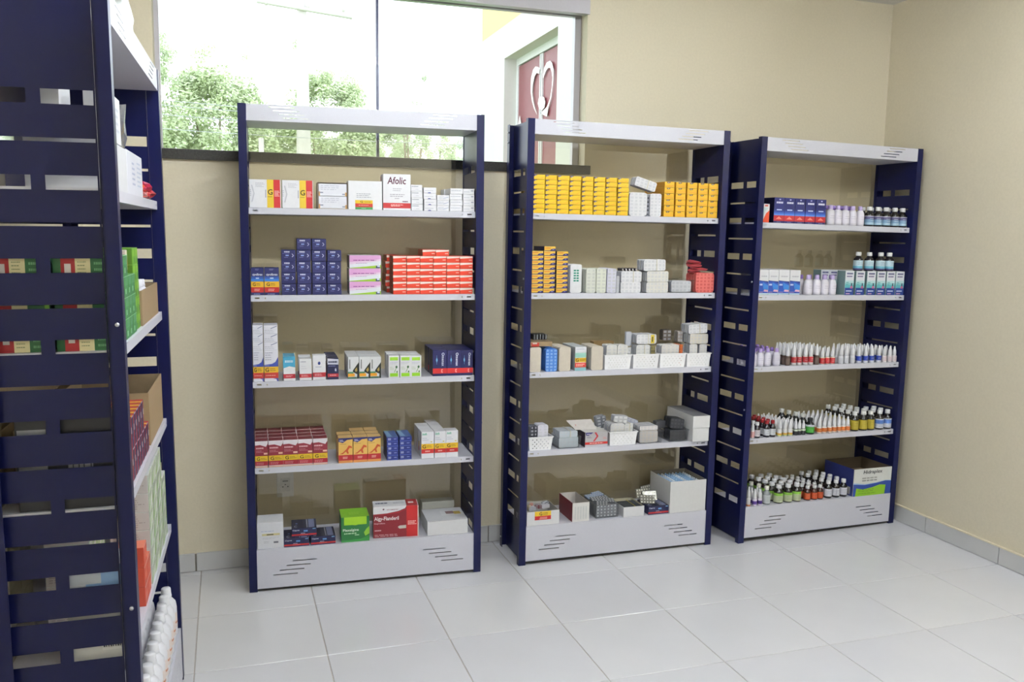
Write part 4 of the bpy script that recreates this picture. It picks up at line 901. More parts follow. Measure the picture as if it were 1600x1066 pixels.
vs, fs = textmesh('G'); b.add([(-w*.12+x*w*.09, -.0009, h*.7+y*h*.24) for x, y in vs], fs, M('#2b2410', .5))
for q in range(2): b.box(-w*.01, w*.14, -.0009, -.0005, h*(.74+.1*q), h*(.78+.1*q), M('#7b6218')); b.box(-w*(.12-.02*q), w*.12, -.0009, -.0005, h*(.44+.09*q), h*(.48+.09*q), M('#f0b9b2'))
obj('sticker', b, e)
for k, (x, y, rz, col) in enumerate(((-.035, .03, .3, '#b9bcc8'), (.0, .05, -.5, '#8d4a50'), (.03, .03, .1, '#c9c5cf'), (.045, .07, .7, '#4d4f5a'))):
    bundle(2, 5, (c[0]+c[1]/2+x-.02, .04, .018), c[2]-.012+.004*k, 'loose blister strip lying in the open white tray with G sticker, %s' % ordn(k, 4), 3, col=col, b0=.04+y*.6, rz=rz, band=None)
for x, y, cc in ((-.052, .05, '#cfc0a8'), (-.03, .075, '#d59a90')):
    b = MB(); b.lathe([(.009, 0), (.0095, .02), (.009, .022)], M(cc, .4), 12); put(2, 5, c[0]+c[1]/2+x, .015+y, c[2]*.9, b.mesh('bottle_cap'), '%s round cap poking out of the tray with G sticker' % ('cream' if cc[1] == 'c' else 'pinkish'), 'cap', name='bottle_cap')
c = (0.2636, 0.0851, 0.0905)
e = open_box(2, 5, c, .17, 'tall open carton with maroon side, middle rack\'s bottom shelf', '#e0dedb', '#cfcac4', side='#7a2230')
b = MB(); w, h = c[1], c[2]
for k in range(5): b.add([(-w/2+w*(.12+.16*k)+dx_*w, -.0004, h*z_) for dx_, z_ in ((0, .12), (.1, .12), (.1, .8), (0, .8))], [(0, 1, 2, 3)], M('#cfd0cf', .5))
obj('fine_print', b, e)
c = (0.3881, 0.1197, 0.0668)
bin_(2, 5, c, .19, 'clear bin full of silver blisters on middle rack\'s bottom shelf', mat=BIN, name='clear_bin', taper=.97)
def mk_bub(w, h, col='#8d9096', dot='#dfe1e4', nx=6, nz=4):
    b = MB(); b.box(-w/2, w/2, 0, .004, 0, h, M(col, .25, .1, metal=.4)); m = M(dot, .2, metal=.3)
    for i in range(nx):
        for j in range(nz):
            x = -w/2+w*(i+.5)/nx; z = h*(j+.5)/nz; r = min(w/nx, h/nz)*.3
            b.add([(x+r*math.cos(a), -.0005, z+r*math.sin(a)) for a in [q*math.pi/3 for q in range(6)]]+[(x, -.003, z)], [(q, (q+1) % 6, 6) for q in range(6)], m, True)
    return b.mesh('blister_sheet')
mb_ = mk_bub(c[1]-.014, c[2]*.9)
for k in range(12):
    put(2, 5, c[0]+c[1]/2, .032+k*.013, .003, mb_, 'upright silver blister sheet in the clear bin, one of a dozen', 'blister pack', 'silver sheets in the clear bin', name='blister_sheet')
for k in range(6):
    put(2, 5, c[0]+c[1]*(.3+.4*(k % 2)), .03+k*.026, c[2]*.93+.003*(k % 3), mk_bub(.055, .04, '#8d9096' if k < 4 else '#a9bfe0', '#d5d8dc', 4, 3), 'loose blister sheet lying on top of the silver blisters in the clear bin', 'blister pack', 'loose sheets on the clear bin', rx=-1.35, rz=.3*(k-2.5)*.5, name='blister_sheet')
c = (0.5272, 0.108, 0.0486)
open_box(2, 5, c, .14, 'small open white tray with dark banded blisters, middle rack\'s bottom shelf', inner='#c2bba2')
bundle(2, 5, (c[0]+.005, c[1]-.01, c[2]*.93), .003, 'dark blister bundle with yellow elastic in the small white tray', 10, col='#4b525c', pr=None, back='#3c4148', band='#c9b54a', b0=.022)
a, w, h = (0.6589, 0.1095, 0.0408)
put(2, 5, a+w/2, .012, 0, mk_capox(w, h), 'flat navy carton with red stripe beside the big open white box')
for k in range(4):
    put(2, 5, a+w*(.25+.25*(k % 2))-.012, .05+.025*k, h+.0035+.007*k, mk_bub(.07, .045, '#8a8880', '#d8d6cc', 5, 3), 'loose brass-silver blister sheet heaped behind on the flat navy carton', 'blister pack', 'loose sheets on the navy carton', rx=-.75+.2*k, rz=.25*(k-1.5), name='blister_sheet')
c = (0.7705, 0.1958, 0.1564)
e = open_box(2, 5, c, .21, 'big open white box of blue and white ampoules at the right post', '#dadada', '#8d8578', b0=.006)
def amp_mesh(col):
    b = MB(); b.lathe([(.0065, 0), (.0065, .03), (.003, .034)], M(col, .3), 8); b.lathe([(.0035, .034), (.005, .037), (.005, .05), (.003, .052)], M('#9fc6ea' if col != '#34549c' else '#e4ebf4', .3), 8); return b.mesh('ampoule')
am = [amp_mesh('#3f86d0'), amp_mesh('#8fc4e6'), amp_mesh('#34549c')]
obj('inner_floor', MB().box(-c[1]/2+.003, c[1]/2-.003, .003, .207, .004, c[2]-.067, CARD), e)
for i in range(9):
    for j in range(11):
        put(2, 5, c[0]+.016+i*(c[1]-.032)/8+random.uniform(-.001, .001), .022+j*.0178, c[2]-.0665, am[(i*7+j*3) % 3], 'blue and white plastic ampoule upright in the big open white box', 'ampoule', 'ampoules in the open white box', name='ampoule')

# ---------------------------------------------------------------- bottles
def ring(b, r, z0, z1, mat, a0=0., a1=2*math.pi, n=14):
    v = []
    for k in range(n+1):
        a = a0+(a1-a0)*k/n-math.pi/2-(a1+a0)/2*0; v += [(r*math.cos(a), r*math.sin(a), z0), (r*math.cos(a), r*math.sin(a), z1)]
    b.add(v, [(2*k, 2*k+2, 2*k+3, 2*k+1) for k in range(n)], mat, True)
class Proto:
    """first placement uses the built thing itself, later ones copy it and each of its parts"""
    def __init__(s, build): s.build = build; s.e = None
    def put(s, u, sh, a, b, z, label, cat='bottle', group=None, rz=0.):
        mw = rmat(u) @ Matrix.Translation((a, b, RACK[u]['zs'][sh-1]+z+.0003)) @ Matrix.Rotation(rz, 4, 'Z')
        if s.e is None:
            s.e = s.build(); s.e.matrix_basis = mw; PARTS[s.e.name] = [c for c in COL.objects if c.parent == s.e]; tag(s.e, label, cat, group); return s.e
        o = dup(s.e, mw, label, group)
        if group is None and 'group' in o: del o['group']
        return tag(o, label, cat, group)
def bottle(name, r, h, bodycol, capcol, bands, style='syrup', capr=None, rough=.12, lines=None):
    """bands: (z0, z1, colour) fractions of the height wrapped round the body"""
    def build():
        e = obj(name, None)
        b = MB(); bm = M(bodycol, rough, .03, coat=.3 if style == 'syrup' else 0)
        if style == 'syrup':
            b.lathe([(r*.9, 0), (r, h*.025), (r, h*.56), (r*.93, h*.63), (r*.62, h*.72), (r*.47, h*.76), (r*.45, h*.82)], bm, 16)
            cap = [(r*.56, h*.8), (r*.58, h*.815), (r*.58, h*.975), (r*.52, h)]
        elif style == 'round':
            b.lathe([(r*.88, 0), (r, h*.03), (r, h*.55), (r*.9, h*.68), (r*.66, h*.76), (r*.45, h*.785), (r*.45, h*.82)], bm, 16)
            cap = [(r*.5, h*.79), (r*.54, h*.8), (r*.5, h*.985), (r*.44, h)]
        elif style == 'hdpe':
            b.lathe([(r*.9, 0), (r, h*.03), (r, h*.6), (r*.92, h*.7), (r*.6, h*.78), (r*.5, h*.8), (r*.46, h*.84)], bm, 16)
            cap = [(r*.52, h*.82), (r*.56, h*.83), (r*.5, h*.9), (r*.48, h*.985), (r*.42, h)]
        else:   # dropper with cone cap
            b.lathe([(r*.92, 0), (r, h*.02), (r, h*.36), (r*.85, h*.42), (r*.45, h*.46), (r*.45, h*.5)], bm, 12)
            cap = [(r*.74, h*.45), (r*.78, h*.47), (r*.74, h*.62), (r*.66, h*.74), (r*.42, h*.84), (r*.34, h*.95), (r*.18, h)]
        obj('bottle_body', b, e)
        b = MB(); b.lathe(cap, M(capcol, .35, .02), 12); obj('cap', b, e)
        if bands:
            b = MB()
            for k, (z0, z1, c) in enumerate(bands): ring(b, r+.0003+.0001*k, h*z0, h*z1, M(c, .45, .02), -2.6, 2.6)
            if lines:
                for k in range(lines[3]):
                    z = h*(lines[0]+(lines[1]-lines[0])*(k+.5)/lines[3]); ring(b, r+.0009, z-h*.007, z+h*.007, M(lines[2], .5), -.75+.1*(k % 2), .5-.2*(k % 3), 5)
            obj('paper_label', b, e)
        return e
    return Proto(build)
def row(P, u, s, xs, r, lab, group=None, b0=.022, rows=1, pitch=None, z=0., dx=.0, n=None, rowword=True, rz=0.):
    """xs: positions along the shelf of the front row; further rows stand behind"""
    pitch = pitch or 2*r+.002; W_ = ['front row', 'second row', 'third row', 'fourth row', 'fifth row', 'sixth row', 'seventh row']
    for k in range(rows):
        for i, a in enumerate(xs):
            l = lab % (ordn(i, len(xs)) + (', '+W_[k] if rows > 1 else '')) if '%s' in lab else lab
            a = max(PW+.003+r, min(a, RACK[u]['W']-PW-.004-r-max(0, dx*k)))
            P.put(u, s, a+dx*k+random.uniform(-.001, .001)*(k > 0), b0+r+k*pitch+random.uniform(0, .0012), z, l, group=group, rz=rz+random.uniform(-.25, .25))

# ---------------------------------------------------------------- right rack
a, w, h = (0.0481, 0.0362, 0.0883)
B = Box(w, .05, h, '#e1dddf', side='#3a2430'); B.poly([(0, 0), (1, 0), (1, .66), (.5, .5), (.2, .25), (0, .1)], '#e2502f'); B.rect(.25, .75, .86, .95, '#dd6b5a'); B.poly([(0, .3), (.3, .6), (.9, .8), (0, .8)], '#bfd7dc')
put(3, 1, a+w/2, .024, 0, B.mesh(), 'small white and orange carton at the left post, right rack\'s top shelf')
B = Box(.034, .09, h*1.28, '#1c1d2c'); put(3, 1, a+.021, .09, 0, B.mesh(), 'dark carton behind the small white and orange one, right rack\'s top shelf')
nv = [(0.1088, 0.0607, 0.1218), (0.1697, 0.0614, 0.1214), (0.2312, 0.062, 0.121), (0.2934, 0.0627, 0.1206), (0.3563, 0.0633, 0.1201)]
def mk_navyg(w, h):
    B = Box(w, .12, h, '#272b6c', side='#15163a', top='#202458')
    for k, c in enumerate(('#2b3a86', '#3350a4', '#3c69c4', '#5587d8')): B.rect(0, 1, .46-.055*k, .52-.055*k, c)
    B.rect(0, 1, .08, .3, '#be2a31'); B.lines(.2, .9, .76, .85, 1, '#e2e4f2', f=.8); B.rect(.25, .75, .5, .54, '#cfdcf8'); B.poly([(.2, .15), (.5, .26), (.8, .15)], '#ee8e80'); B.rect(.44, .6, .9, .95, '#b9bde0'); B.lines(.3, .8, .01, .06, 1, '#8e93c0'); return B.mesh()
hm = sum(q[2] for q in nv)/5; me = mk_navyg(nv[0][1]*.985, hm)
for i, (a, w, h) in enumerate(nv): put(3, 1, a+w/2, .022, 0, me, 'navy-to-blue carton with red band, %s on right rack\'s top shelf' % ordn(i, 5))
LIL = bottle('white_bottle', .0215, .098, '#e3e0ea', '#c3b1e0', [(.12, .56, '#e7e3ef')], 'round', lines=(.3, .5, '#a9a6bd', 2), rough=.35)
LIL2 = bottle('white_bottle', .0215, .098, '#dfdce6', '#8f72bf', [], 'round', rough=.35)
xs, h_ = ([0.4652, 0.5169, 0.5609, 0.6, 0.6512], 0.1)
xs = [xs[0]+i*(xs[-1]-xs[0])/4 for i in range(5)]
print('LILH', h_, xs)
row(LIL, 3, 1, xs, .0215, 'white round bottle with pale lilac cap, %s on right rack\'s top shelf')
row(LIL2, 3, 1, [x+.014 for x in xs[:-1]], .0215, 'white bottle with deep purple cap behind, %s, right rack\'s top shelf', b0=.07)
AMB = '#1a1716'
DK = bottle('syrup_bottle', .0235, .099, AMB, '#e4e4e6', [(.08, .2, '#a7c9dc'), (.2, .36, '#7fa3c4'), (.36, .5, '#5e5a86'), (.5, .53, '#d8d3e2')], 'syrup', lines=(.12, .45, '#e0e6f0', 3))
xs, h_ = ([0.714, 0.769, 0.822, 0.8793, 0.9401], 0.099)
print('DKH', h_, xs)
xs = [xs[0]+i*(.842-xs[0]+.0)/4 for i in range(5)] if False else xs
row(DK, 3, 1, xs, .0235, 'dark bottle with light blue label and white cap, %s, right rack\'s top shelf')
DKp = bottle('syrup_bottle', .0235, .098, AMB, '#dcdce0', [], 'syrup')
row(DKp, 3, 1, [x+.006 for x in xs[:-1]], .0235, 'dark bottle in the row behind, %s, right rack\'s top shelf', b0=.076)
# second shelf
wb = [(0.0495, 0.0526, 0.1219), (0.1036, 0.058, 0.1224), (0.1635, 0.0628, 0.1229), (0.2282, 0.0624, 0.1235)]
def mk_wb(w, h):
    B = Box(w, .075, h, '#e2e2e6'); B.rect(0, 1, .07, .54, '#2f54b4'); B.poly([(0, .54), (0, .58), (.35, .56), (1, .46), (1, .54)], '#26337e'); B.poly([(.4, .5), (1, .38), (1, .2), (.6, .14), (.45, .3)], '#3f86d6'); B.poly([(.5, .14), (1, .12), (1, .2), (.6, .22)], '#e6b0c4')
    B.lines(.06, .45, .36, .46, 1, '#cfd8f4', f=.7); B.lines(.2, .9, .68, .8, 1, '#b9b9c4'); B.lines(.05, .5, .09, .14, 1, '#d8a8b4'); B.rect(0, 1, .02, .06, '#a9cfe0'); return B.mesh()
hm = sum(q[2] for q in wb)/4
for i in range(4): depthrow(3, 2, (wb[i][0], wb[i][1], hm), 2, .08, mk_wb, 'carton white above and blue below, %s column, %%s' % ordn(i, 4), b0=.022)
xs, h_ = ([0.3588, 0.4116, 0.4589, 0.5066], 0.0968)
print('LILH2', h_, xs)
row(LIL, 3, 2, xs, .0215, 'white bottle with pale lilac cap, %s, right rack\'s second shelf')
row(LIL2, 3, 2, [x-.012 for x in xs]+[xs[-1]+.03], .0215, 'white bottle with deep purple cap behind, %s, right rack\'s second shelf', b0=.065)
def mk_tealw(w, h):
    B = Box(w, .06, h, '#e2e5ea', side='#7e9a9c')
    B.rect(0, 1, .3, .42, '#62bcc2'); B.rect(0, 1, .42, .5, '#8fcfd2'); B.rect(0, 1, .5, .6, '#bfe0e2'); B.rect(0, 1, .0, .3, '#2b4590'); B.lines(.16, .95, .85, .93, 1, '#2c2f72', f=.8); B.lines(.16, .88, .74, .81, 1, '#5a4a86', f=.7)
    B.rect(.68, .8, .38, .5, '#2d3350'); B.poly([(.58, .28), (.9, .28), (.86, .38), (.64, .38)], '#c46c90'); B.rect(.14, .8, .15, .19, '#d8e0f4'); B.lines(.15, .8, .03, .09, 1, '#d0a4c0', f=.8); B.lines(.1, .4, .4, .56, 2, '#5fa3a8'); return B.mesh()
tw = [(0.5647, 0.0643, 0.1206), (0.6314, 0.0683, 0.1211), (0.7039, 0.0658, 0.1217), (0.7713, 0.0606, 0.1222), (0.8336, 0.0629, 0.1227), (0.8982, 0.0554, 0.1233)]
hm = sum(q[2] for q in tw)/6; wm = min(q[1] for q in tw); me = mk_tealw(wm, hm)
for i, (a, w, h) in enumerate(tw): put(3, 2, a+w/2, .022, 0, me, 'white and turquoise carton, %s in the front row, right rack\'s second shelf' % ordn(i, 6))
for i in range(7): put(3, 2, tw[0][0]-.016+i*(wm+.0006), .145, 0, me, 'white and turquoise carton in the row behind, %s' % ordn(i, 7), group='turquoise cartons behind')
xs, h_ = ([0.6649, 0.7345, 0.8086, 0.8667], 0.2175)
DK2 = bottle('syrup_bottle', .0235, .0955, '#1c1820', '#e4e4e6', [(.06, .56, '#c4dce6'), (.06, .26, '#6fb8cc'), (.06, .14, '#4a4478')], 'syrup', lines=(.3, .5, '#6c7492', 3))
print('DK2', h_, hm)
row(DK2, 3, 2, xs, .0235, 'dark bottle with turquoise label standing on the cartons, %s, right rack', z=hm+.0003)
# third shelf
xs, h_ = ([0.0721, 0.1108, 0.1581, 0.2113], 0.0874)
print('L3', h_, xs)
L3 = bottle('white_bottle', .0185, .087, '#dcd8e6', '#b9a2dd', [(.12, .54, '#e2deec')], 'round', lines=(.3, .5, '#aaa5c0', 2), rough=.35)
L3b = bottle('white_bottle', .0175, .087, '#dcd8e6', '#8f72bf', [], 'round', rough=.35)
xs = [.053]+[x-.002 for x in xs[1:]]+[]
xs = [.053, .095, .138, .192]
row(L3, 3, 3, xs, .0185, 'white bottle with pale lilac cap, %s, right rack\'s third shelf')
row(L3b, 3, 3, xs, .0175, 'purple capped bottle, %s behind the lilac caps, right rack\'s third shelf', b0=.061, rows=4, pitch=.038, dx=-.001)
def dropper(col, r, h, bands, cap='#e6e6ea', ln=None): return bottle('dropper_bottle', r, h, col, cap, bands, 'drop', rough=.3, lines=ln)
DR = {
 'amber dropper bottle': dropper('#4b342c', .0128, .105, [(.04, .34, '#6c5a54')]),
 'red labelled dropper bottle': dropper('#c9c4c2', .0132, .103, [(.04, .13, '#d3cfd2'), (.13, .4, '#b5323a')], ln=(.2, .36, '#e8cfcc', 2)),
 'short red labelled dropper bottle': dropper('#d8d4d2', .0132, .085, [(.05, .38, '#c8363c'), (.38, .42, '#e8e4c8')], ln=(.12, .3, '#ecc0bc', 2)),
 'plain white dropper bottle': dropper('#dcdce2', .0132, .097, [(.06, .3, '#d2d3da')]),
 'royal blue labelled dropper bottle': dropper('#dfe0e8', .0136, .09, [(.14, .4, '#2b46ac')], ln=(.2, .34, '#c6d0f0', 2)),
 'white dropper bottle with pink print': dropper('#e3dfe2', .0128, .082, [(.05, .38, '#e0d4d8')], ln=(.1, .36, '#c08090', 3)),
}
n_ = 0
for kd, px, yt, rows_ in (('amber dropper bottle', ([0.2567], 0.1093), 0, 4), ('red labelled dropper bottle', ([0.2939, 0.3273, 0.3649, 0.3987], 0.104), 0, 5), ('amber dropper bottle', ([0.4347], 0.0985), 0, 3),
        ('short red labelled dropper bottle', ([0.4714, 0.5018, 0.5344], 0.0837), 0, 3), ('plain white dropper bottle', ([0.5891, 0.6241, 0.6636], 0.0905), 0, 3),
        ('royal blue labelled dropper bottle', ([0.7052, 0.7494, 0.7896, 0.8366], 0.0869), 0, 4), ('white dropper bottle with pink print', ([0.8732, 0.9099, 0.949], 0.0767), 0, 3)):
    n_ += 1
    row(DR[kd], 3, 3, px[0], .0131, kd+{1: ' beside the lilac caps', 3: ' in the middle'}.get(n_, '')+', %s, right rack\'s third shelf', rows=rows_, pitch=.0285, b0=.022)
# fourth shelf
P4 = bottle('dropper_bottle', .011, .085, '#e6dede', '#e4e4e8', [(.05, .4, '#d8a4a4')], 'drop')
P4.put(3, 4, 0.0723, .035, 0, 'slim white bottle with pinkish label at the left post, right rack\'s fourth shelf')
SM = bottle('small_bottle', .0165, .078, '#1c1820', '#dfdfe2', [(.1, .52, '#c4bcc2')], 'syrup', capr=1, lines=(.2, .45, '#8a7880', 2))
row(SM, 3, 4, [0.101], .0165, 'small dark bottle with white cap and grey label, %s, right rack\'s fourth shelf', rows=2, pitch=.034)
RD = bottle('small_bottle', .0165, .083, '#1a1622', '#a02028', [(.12, .5, '#cfd2d8')], 'syrup', lines=(.2, .45, '#8f939c', 2))
row(RD, 3, 4, [0.1586, 0.1936], .0165, 'small dark bottle with dark red cap, %s, right rack\'s fourth shelf', rows=5, pitch=.034, dx=-.0025)
DY = dropper('#e2e2e2', .0122, .083, [(.04, .1, '#c9d68a'), (.1, .2, '#dda63a'), (.2, .4, '#dfdfe2')])
row(DY, 3, 4, [0.2345, 0.268, 0.2996], .0122, 'white dropper with yellow label foot, %s, right rack\'s fourth shelf', rows=7, pitch=.0272, dx=-.0015)
DG = dropper('#3a3b3e', .0118, .072, [(.3, .42, '#dce6d2')])
row(DG, 3, 4, [0.3335, 0.3554, 0.3815], .0118, 'white-capped dropper with dark base, %s, beside the green labelled bottle', rows=4, pitch=.0272, dx=-.002)
GB = bottle('syrup_bottle', .0235, .082, '#15181c', '#23272b', [(.1, .48, '#3f9a3a'), (.48, .6, '#c9ccd6')], 'syrup', lines=(.15, .4, '#8fcf7a', 3))
row(GB, 3, 4, [0.429], .021, 'dark bottle with green label and black cap, %s, right rack\'s fourth shelf', b0=.022)
GB2 = bottle('syrup_bottle', .021, .096, '#15181c', '#dcdcd8', [], 'syrup')
row(GB2, 3, 4, [0.429-.008], .021, 'black bottle in the dark diagonal row behind the green labelled one, %s', b0=.068, rows=4, pitch=.045, dx=-.009)
DO = dropper('#e2dedc', .0138, .079, [(.05, .12, '#dfc9c0'), (.12, .36, '#d5732f')], ln=(.18, .32, '#f0c9a0', 1))
xs_, h_ = ([0.4831, 0.5151, 0.5468, 0.5782, 0.609, 0.6382, 0.666], 0.0806)
print('DO', h_, xs_)
row(DO, 3, 4, xs_, .0138, 'white dropper with orange label, %s, right rack\'s fourth shelf', rows=7, pitch=.030, dx=-.0025)
YB = bottle('syrup_bottle', .0225, .102, '#1b1510', '#e2e2e2', [(.08, .56, '#b4a233')], 'syrup', lines=(.15, .5, '#d8c970', 4))
row(YB, 3, 4, [0.7139, 0.7714, 0.8186], .0202, 'dark bottle with mustard label, %s, right rack\'s fourth shelf', rows=5, pitch=.0465, dx=-.003)
WBb = bottle('syrup_bottle', .0225, .102, '#1b1518', '#e2e2e6', [(.08, .56, '#d4d6e0'), (.3, .5, '#5b82cc')], 'syrup', lines=(.12, .3, '#6b7fb0', 2))
row(WBb, 3, 4, [0.8811, 0.9397], .0202, 'dark bottle, white and blue label, %s, right rack\'s fourth shelf', rows=3, pitch=.0465, dx=-.003)
# bottom shelf
TW = bottle('dropper_bottle', .011, .1, '#e4e2e2', '#e6e6e8', [(.02, .1, '#c87a4a')], 'drop')
TW.put(3, 5, 0.065, .026, 0, 'tall slim white bottle with orange foot at the left post, right rack\'s bottom shelf')
PU = dropper('#dcd6e2', .0118, .085, [(.04, .1, '#d8cfe2'), (.1, .3, '#4b2f86'), (.3, .4, '#dcd6e2')])
row(PU, 3, 5, [0.1013, 0.1331], .0118, 'white dropper with purple label, %s, right rack\'s bottom shelf', b0=.012, rows=2, pitch=.026)
CG = bottle('clear_bottle', .0195, .092, '#8f9496', '#e2e0d6', [(.08, .54, '#c8cdd0')], 'syrup', lines=(.15, .45, '#98a09f', 4))
row(CG, 3, 5, [0.1782], .0195, 'clear glass bottle with white cap and grey label, %s, right rack\'s bottom shelf', b0=.012, rows=4, pitch=.045, dx=-.015)
GN = bottle('syrup_bottle', .0235, .094, '#221a18', '#e4e4ea', [(.06, .44, '#c3cba8'), (.42, .56, '#8fc94a')], 'syrup', lines=(.15, .4, '#6f7b60', 3))
row(GN, 3, 5, [0.2526, 0.3105, 0.3649], .022, 'brown bottle with lime green label, %s, right rack\'s bottom shelf', b0=.012, rows=5, pitch=.0475, dx=-.006)
OG = bottle('syrup_bottle', .0175, .074, '#3a1a14', '#e2e2e4', [(.08, .52, '#c8542c')], 'syrup', lines=(.2, .45, '#e8a070', 2))
row(OG, 3, 5, [0.4295, 0.473, 0.5102], .0172, 'small brown bottle with orange-red label, %s, right rack\'s bottom shelf', b0=.012, rows=6, pitch=.039, dx=-.004)
WL = bottle('syrup_bottle', .0205, .092, '#1c1616', '#e6e6ea', [(.12, .54, '#d6d6e0')], 'syrup', lines=(.2, .45, '#9c9cb0', 4))
row(WL, 3, 5, [0.564, 0.6143, 0.6629], .0200, 'dark bottle with plain white label, %s, right rack\'s bottom shelf', b0=.012, rows=5, pitch=.0455, dx=-.0055)
c = (0.7022, 0.2514, 0.1451)
a, w, h = c
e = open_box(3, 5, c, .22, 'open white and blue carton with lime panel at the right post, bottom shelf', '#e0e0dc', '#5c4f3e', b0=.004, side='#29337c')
B = Box(w, .001, h, '#dfe0dc')
B.poly([(0, .0), (1, 0), (1, .48), (.85, .5), (.6, .44), (.3, .4), (0, .45)], '#2f4fa4'); B.poly([(.06, .0), (.84, .0), (.86, .34), (.7, .37), (.5, .29), (.25, .24), (.08, .3)], '#93c92c'); B.poly([(0, .45), (.3, .4), (.6, .44), (.85, .5), (1, .48), (1, .5), (.85, .52), (.6, .46), (.3, .43), (0, .5)], '#a8bfe6')
B.text('Hidraplex', .24, .74, .77, .94, '#2b2b38', shear=.08); B.lines(.22, .72, .6, .7, 1, '#a9a9a4', f=.5); B.lines(.22, .72, .52, .6, 1, '#9a9a96', f=.6); B.lines(.12, .72, .14, .26, 2, '#5f8a24', f=.25); B.lines(.12, .6, .06, .12, 1, '#5f8a24', f=.25)
f_ = obj('printed_front', B.mesh('printed_front'), e, (0, -.0016, 0))
B = MB(); B.box(-w/2-.0008, -w/2-.0002, .02, .075, h*.05, h*.32, M('#b9b4b0', .5)); obj('side_sticker', B, e)
B = MB(); B.box(-w/2+.002, w/2-.002, .003, .217, h*.55, h*.56, CARDIN); obj('inner_flap', B, e)

# ---------------------------------------------------------------- side-on rack (rack 0: x runs towards the window wall)
B = Box(.30, .165, .108, '#dfe0ea'); B.lines(.3, .5, .2, .8, 5, '#a9b2cf'); B.lines(.62, .95, .2, .85, 6, '#bcc4da')
put(0, 1, .50, .022, 0, B.mesh('white_box'), 'white box with faint blue print, far lower one on side-on rack\'s top shelf', name='white_box')
B = Box(.27, .165, .105, '#dcdde2'); put(0, 1, .21, .022, 0, B.mesh('white_box'), 'white box right behind the near side panel, side-on rack\'s top shelf', name='white_box')
B = Box(.2, .045, .105, '#e0e1e6'); B.lines(.6, .9, .2, .8, 4, '#c9cdd8')
put(0, 1, .185, .024, .1085, B.mesh('white_box'), 'thin white box stacked on top, just behind the near post of the side-on rack', name='white_box')
B = Box(.12, .036, .15, '#e6e6ea'); put(0, 1, .13, .112, .1085, B.mesh('white_box'), 'white box standing deeper in, seen through the uppermost slot of the side panel', name='white_box')
def crumple(n, r, col, seed, sq=(1, 1, 1), rough=.25, metal=0., spike=.5):
    import bmesh
    rr = random.Random(seed); bm = bmesh.new(); bmesh.ops.create_icosphere(bm, subdivisions=n, radius=r)
    for v in bm.verts: v.co *= 1-spike*.5+spike*rr.random(); v.co = Vector((v.co.x*sq[0], v.co.y*sq[1], v.co.z*sq[2]))
    zm = min(v.co.z for v in bm.verts)
    for v in bm.verts: v.co.z -= zm
    me = bpy.data.meshes.new('wrap'); bm.to_mesh(me); bm.free(); me.materials.append(M(col, rough, .15, metal=metal)); return me
put(0, 1, .47, .06, .1085, crumple(2, .035, '#c3c6cf', 3, (.8, .8, 1.9), .15, .8, .9), 'crumpled silver foil wrapper standing on the lower white box', 'wrapper', name='foil_wrapper')
put(0, 1, .40, .08, .1085, crumple(2, .03, '#4b4d58', 5, (1, 1, .8), .2, .6, .9), 'dark crumpled foil behind the silver wrapper', 'wrapper', name='foil_wrapper')
for k, (x, y, c, z) in enumerate(((.70, .045, '#a82a24', 0), (.77, .05, '#c23a2a', 0), (.84, .04, '#b03038', 0), (.74, .06, '#d8562c', .018), (.80, .045, '#c02c50', .02))):
    put(0, 1, x, y, z, crumple(2, .034, c, 20+k, (1.3, .8, .42), .3, 0, .6), 'small %s sachet on side-on rack\'s top shelf, %s' % (('dark red', 'red', 'crimson', 'orange', 'pink')[k], ('nearest', 'middle one', 'by the far post', 'upper near', 'upper far')[k]), 'sachet', 'red sachets', name='sachet')
# second shelf: green cartons and a brown box
def mk_green(w, h):
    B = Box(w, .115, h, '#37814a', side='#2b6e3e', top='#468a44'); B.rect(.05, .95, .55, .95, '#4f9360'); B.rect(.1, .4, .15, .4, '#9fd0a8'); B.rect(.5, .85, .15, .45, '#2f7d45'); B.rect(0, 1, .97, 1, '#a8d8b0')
    B.rect(.92, 1, .0, 1, '#7fc13a', 'l'); B.rect(.14, .38, 0, 1, '#b2232c', 'l'); B.rect(.2, .31, .35, .75, '#e8e0dc', 'l'); B.rect(.38, .64, 0, 1, '#e8dfae', 'l'); B.lines(.42, .6, .15, .9, 5, '#8f9a70', 'l', f=.3); B.lines(.7, .9, .1, .9, 3, '#6fae7a', 'l'); return B.mesh()
me = mk_green(.058, .0495)
for i in range(6):
    for j in range(2):
        for k in range(4):
            if i > 3 and k == 3: continue
            put(0, 2, .075+i*.0605, .024+j*.125, k*.05, me, 'green carton, %s stack from the near end, %s, %s' % (OR[i+1], ('at the front', 'behind')[j], ordr(k, 4)), group='green cartons front' if j == 0 else 'green cartons at the back')
def mk_lime2(w, h):
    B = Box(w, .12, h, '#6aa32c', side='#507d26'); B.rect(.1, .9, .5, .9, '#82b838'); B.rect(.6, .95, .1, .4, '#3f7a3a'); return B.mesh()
me = mk_lime2(.052, .042)
for i in range(2):
    for k in range(5): put(0, 2, .4375+.054*i, .028, k*.0425, me, 'lime green carton next to the brown box, %s column, %s' % (('near', 'far')[i], ordr(k, 5)), group='lime green cartons')
B = Box(.04, .05, .05, '#e0cfc4'); B.rect(0, 1, 0, .5, '#d88a5c'); put(0, 2, .405, .04, .158, B.mesh(), 'small white and orange carton up on the green stack')
def open0(s, a, w, h, d, lab, **kw): return open_box(0, s, (a, w, h), d, lab, **kw)
open0(2, .53, .40, .095, .24, 'brown cardboard box holding white-capped bottles, side-on rack\'s second shelf', col='#a58d6c', inner='#8f7a5c', b0=.024, t=.003, name='cardboard_box')
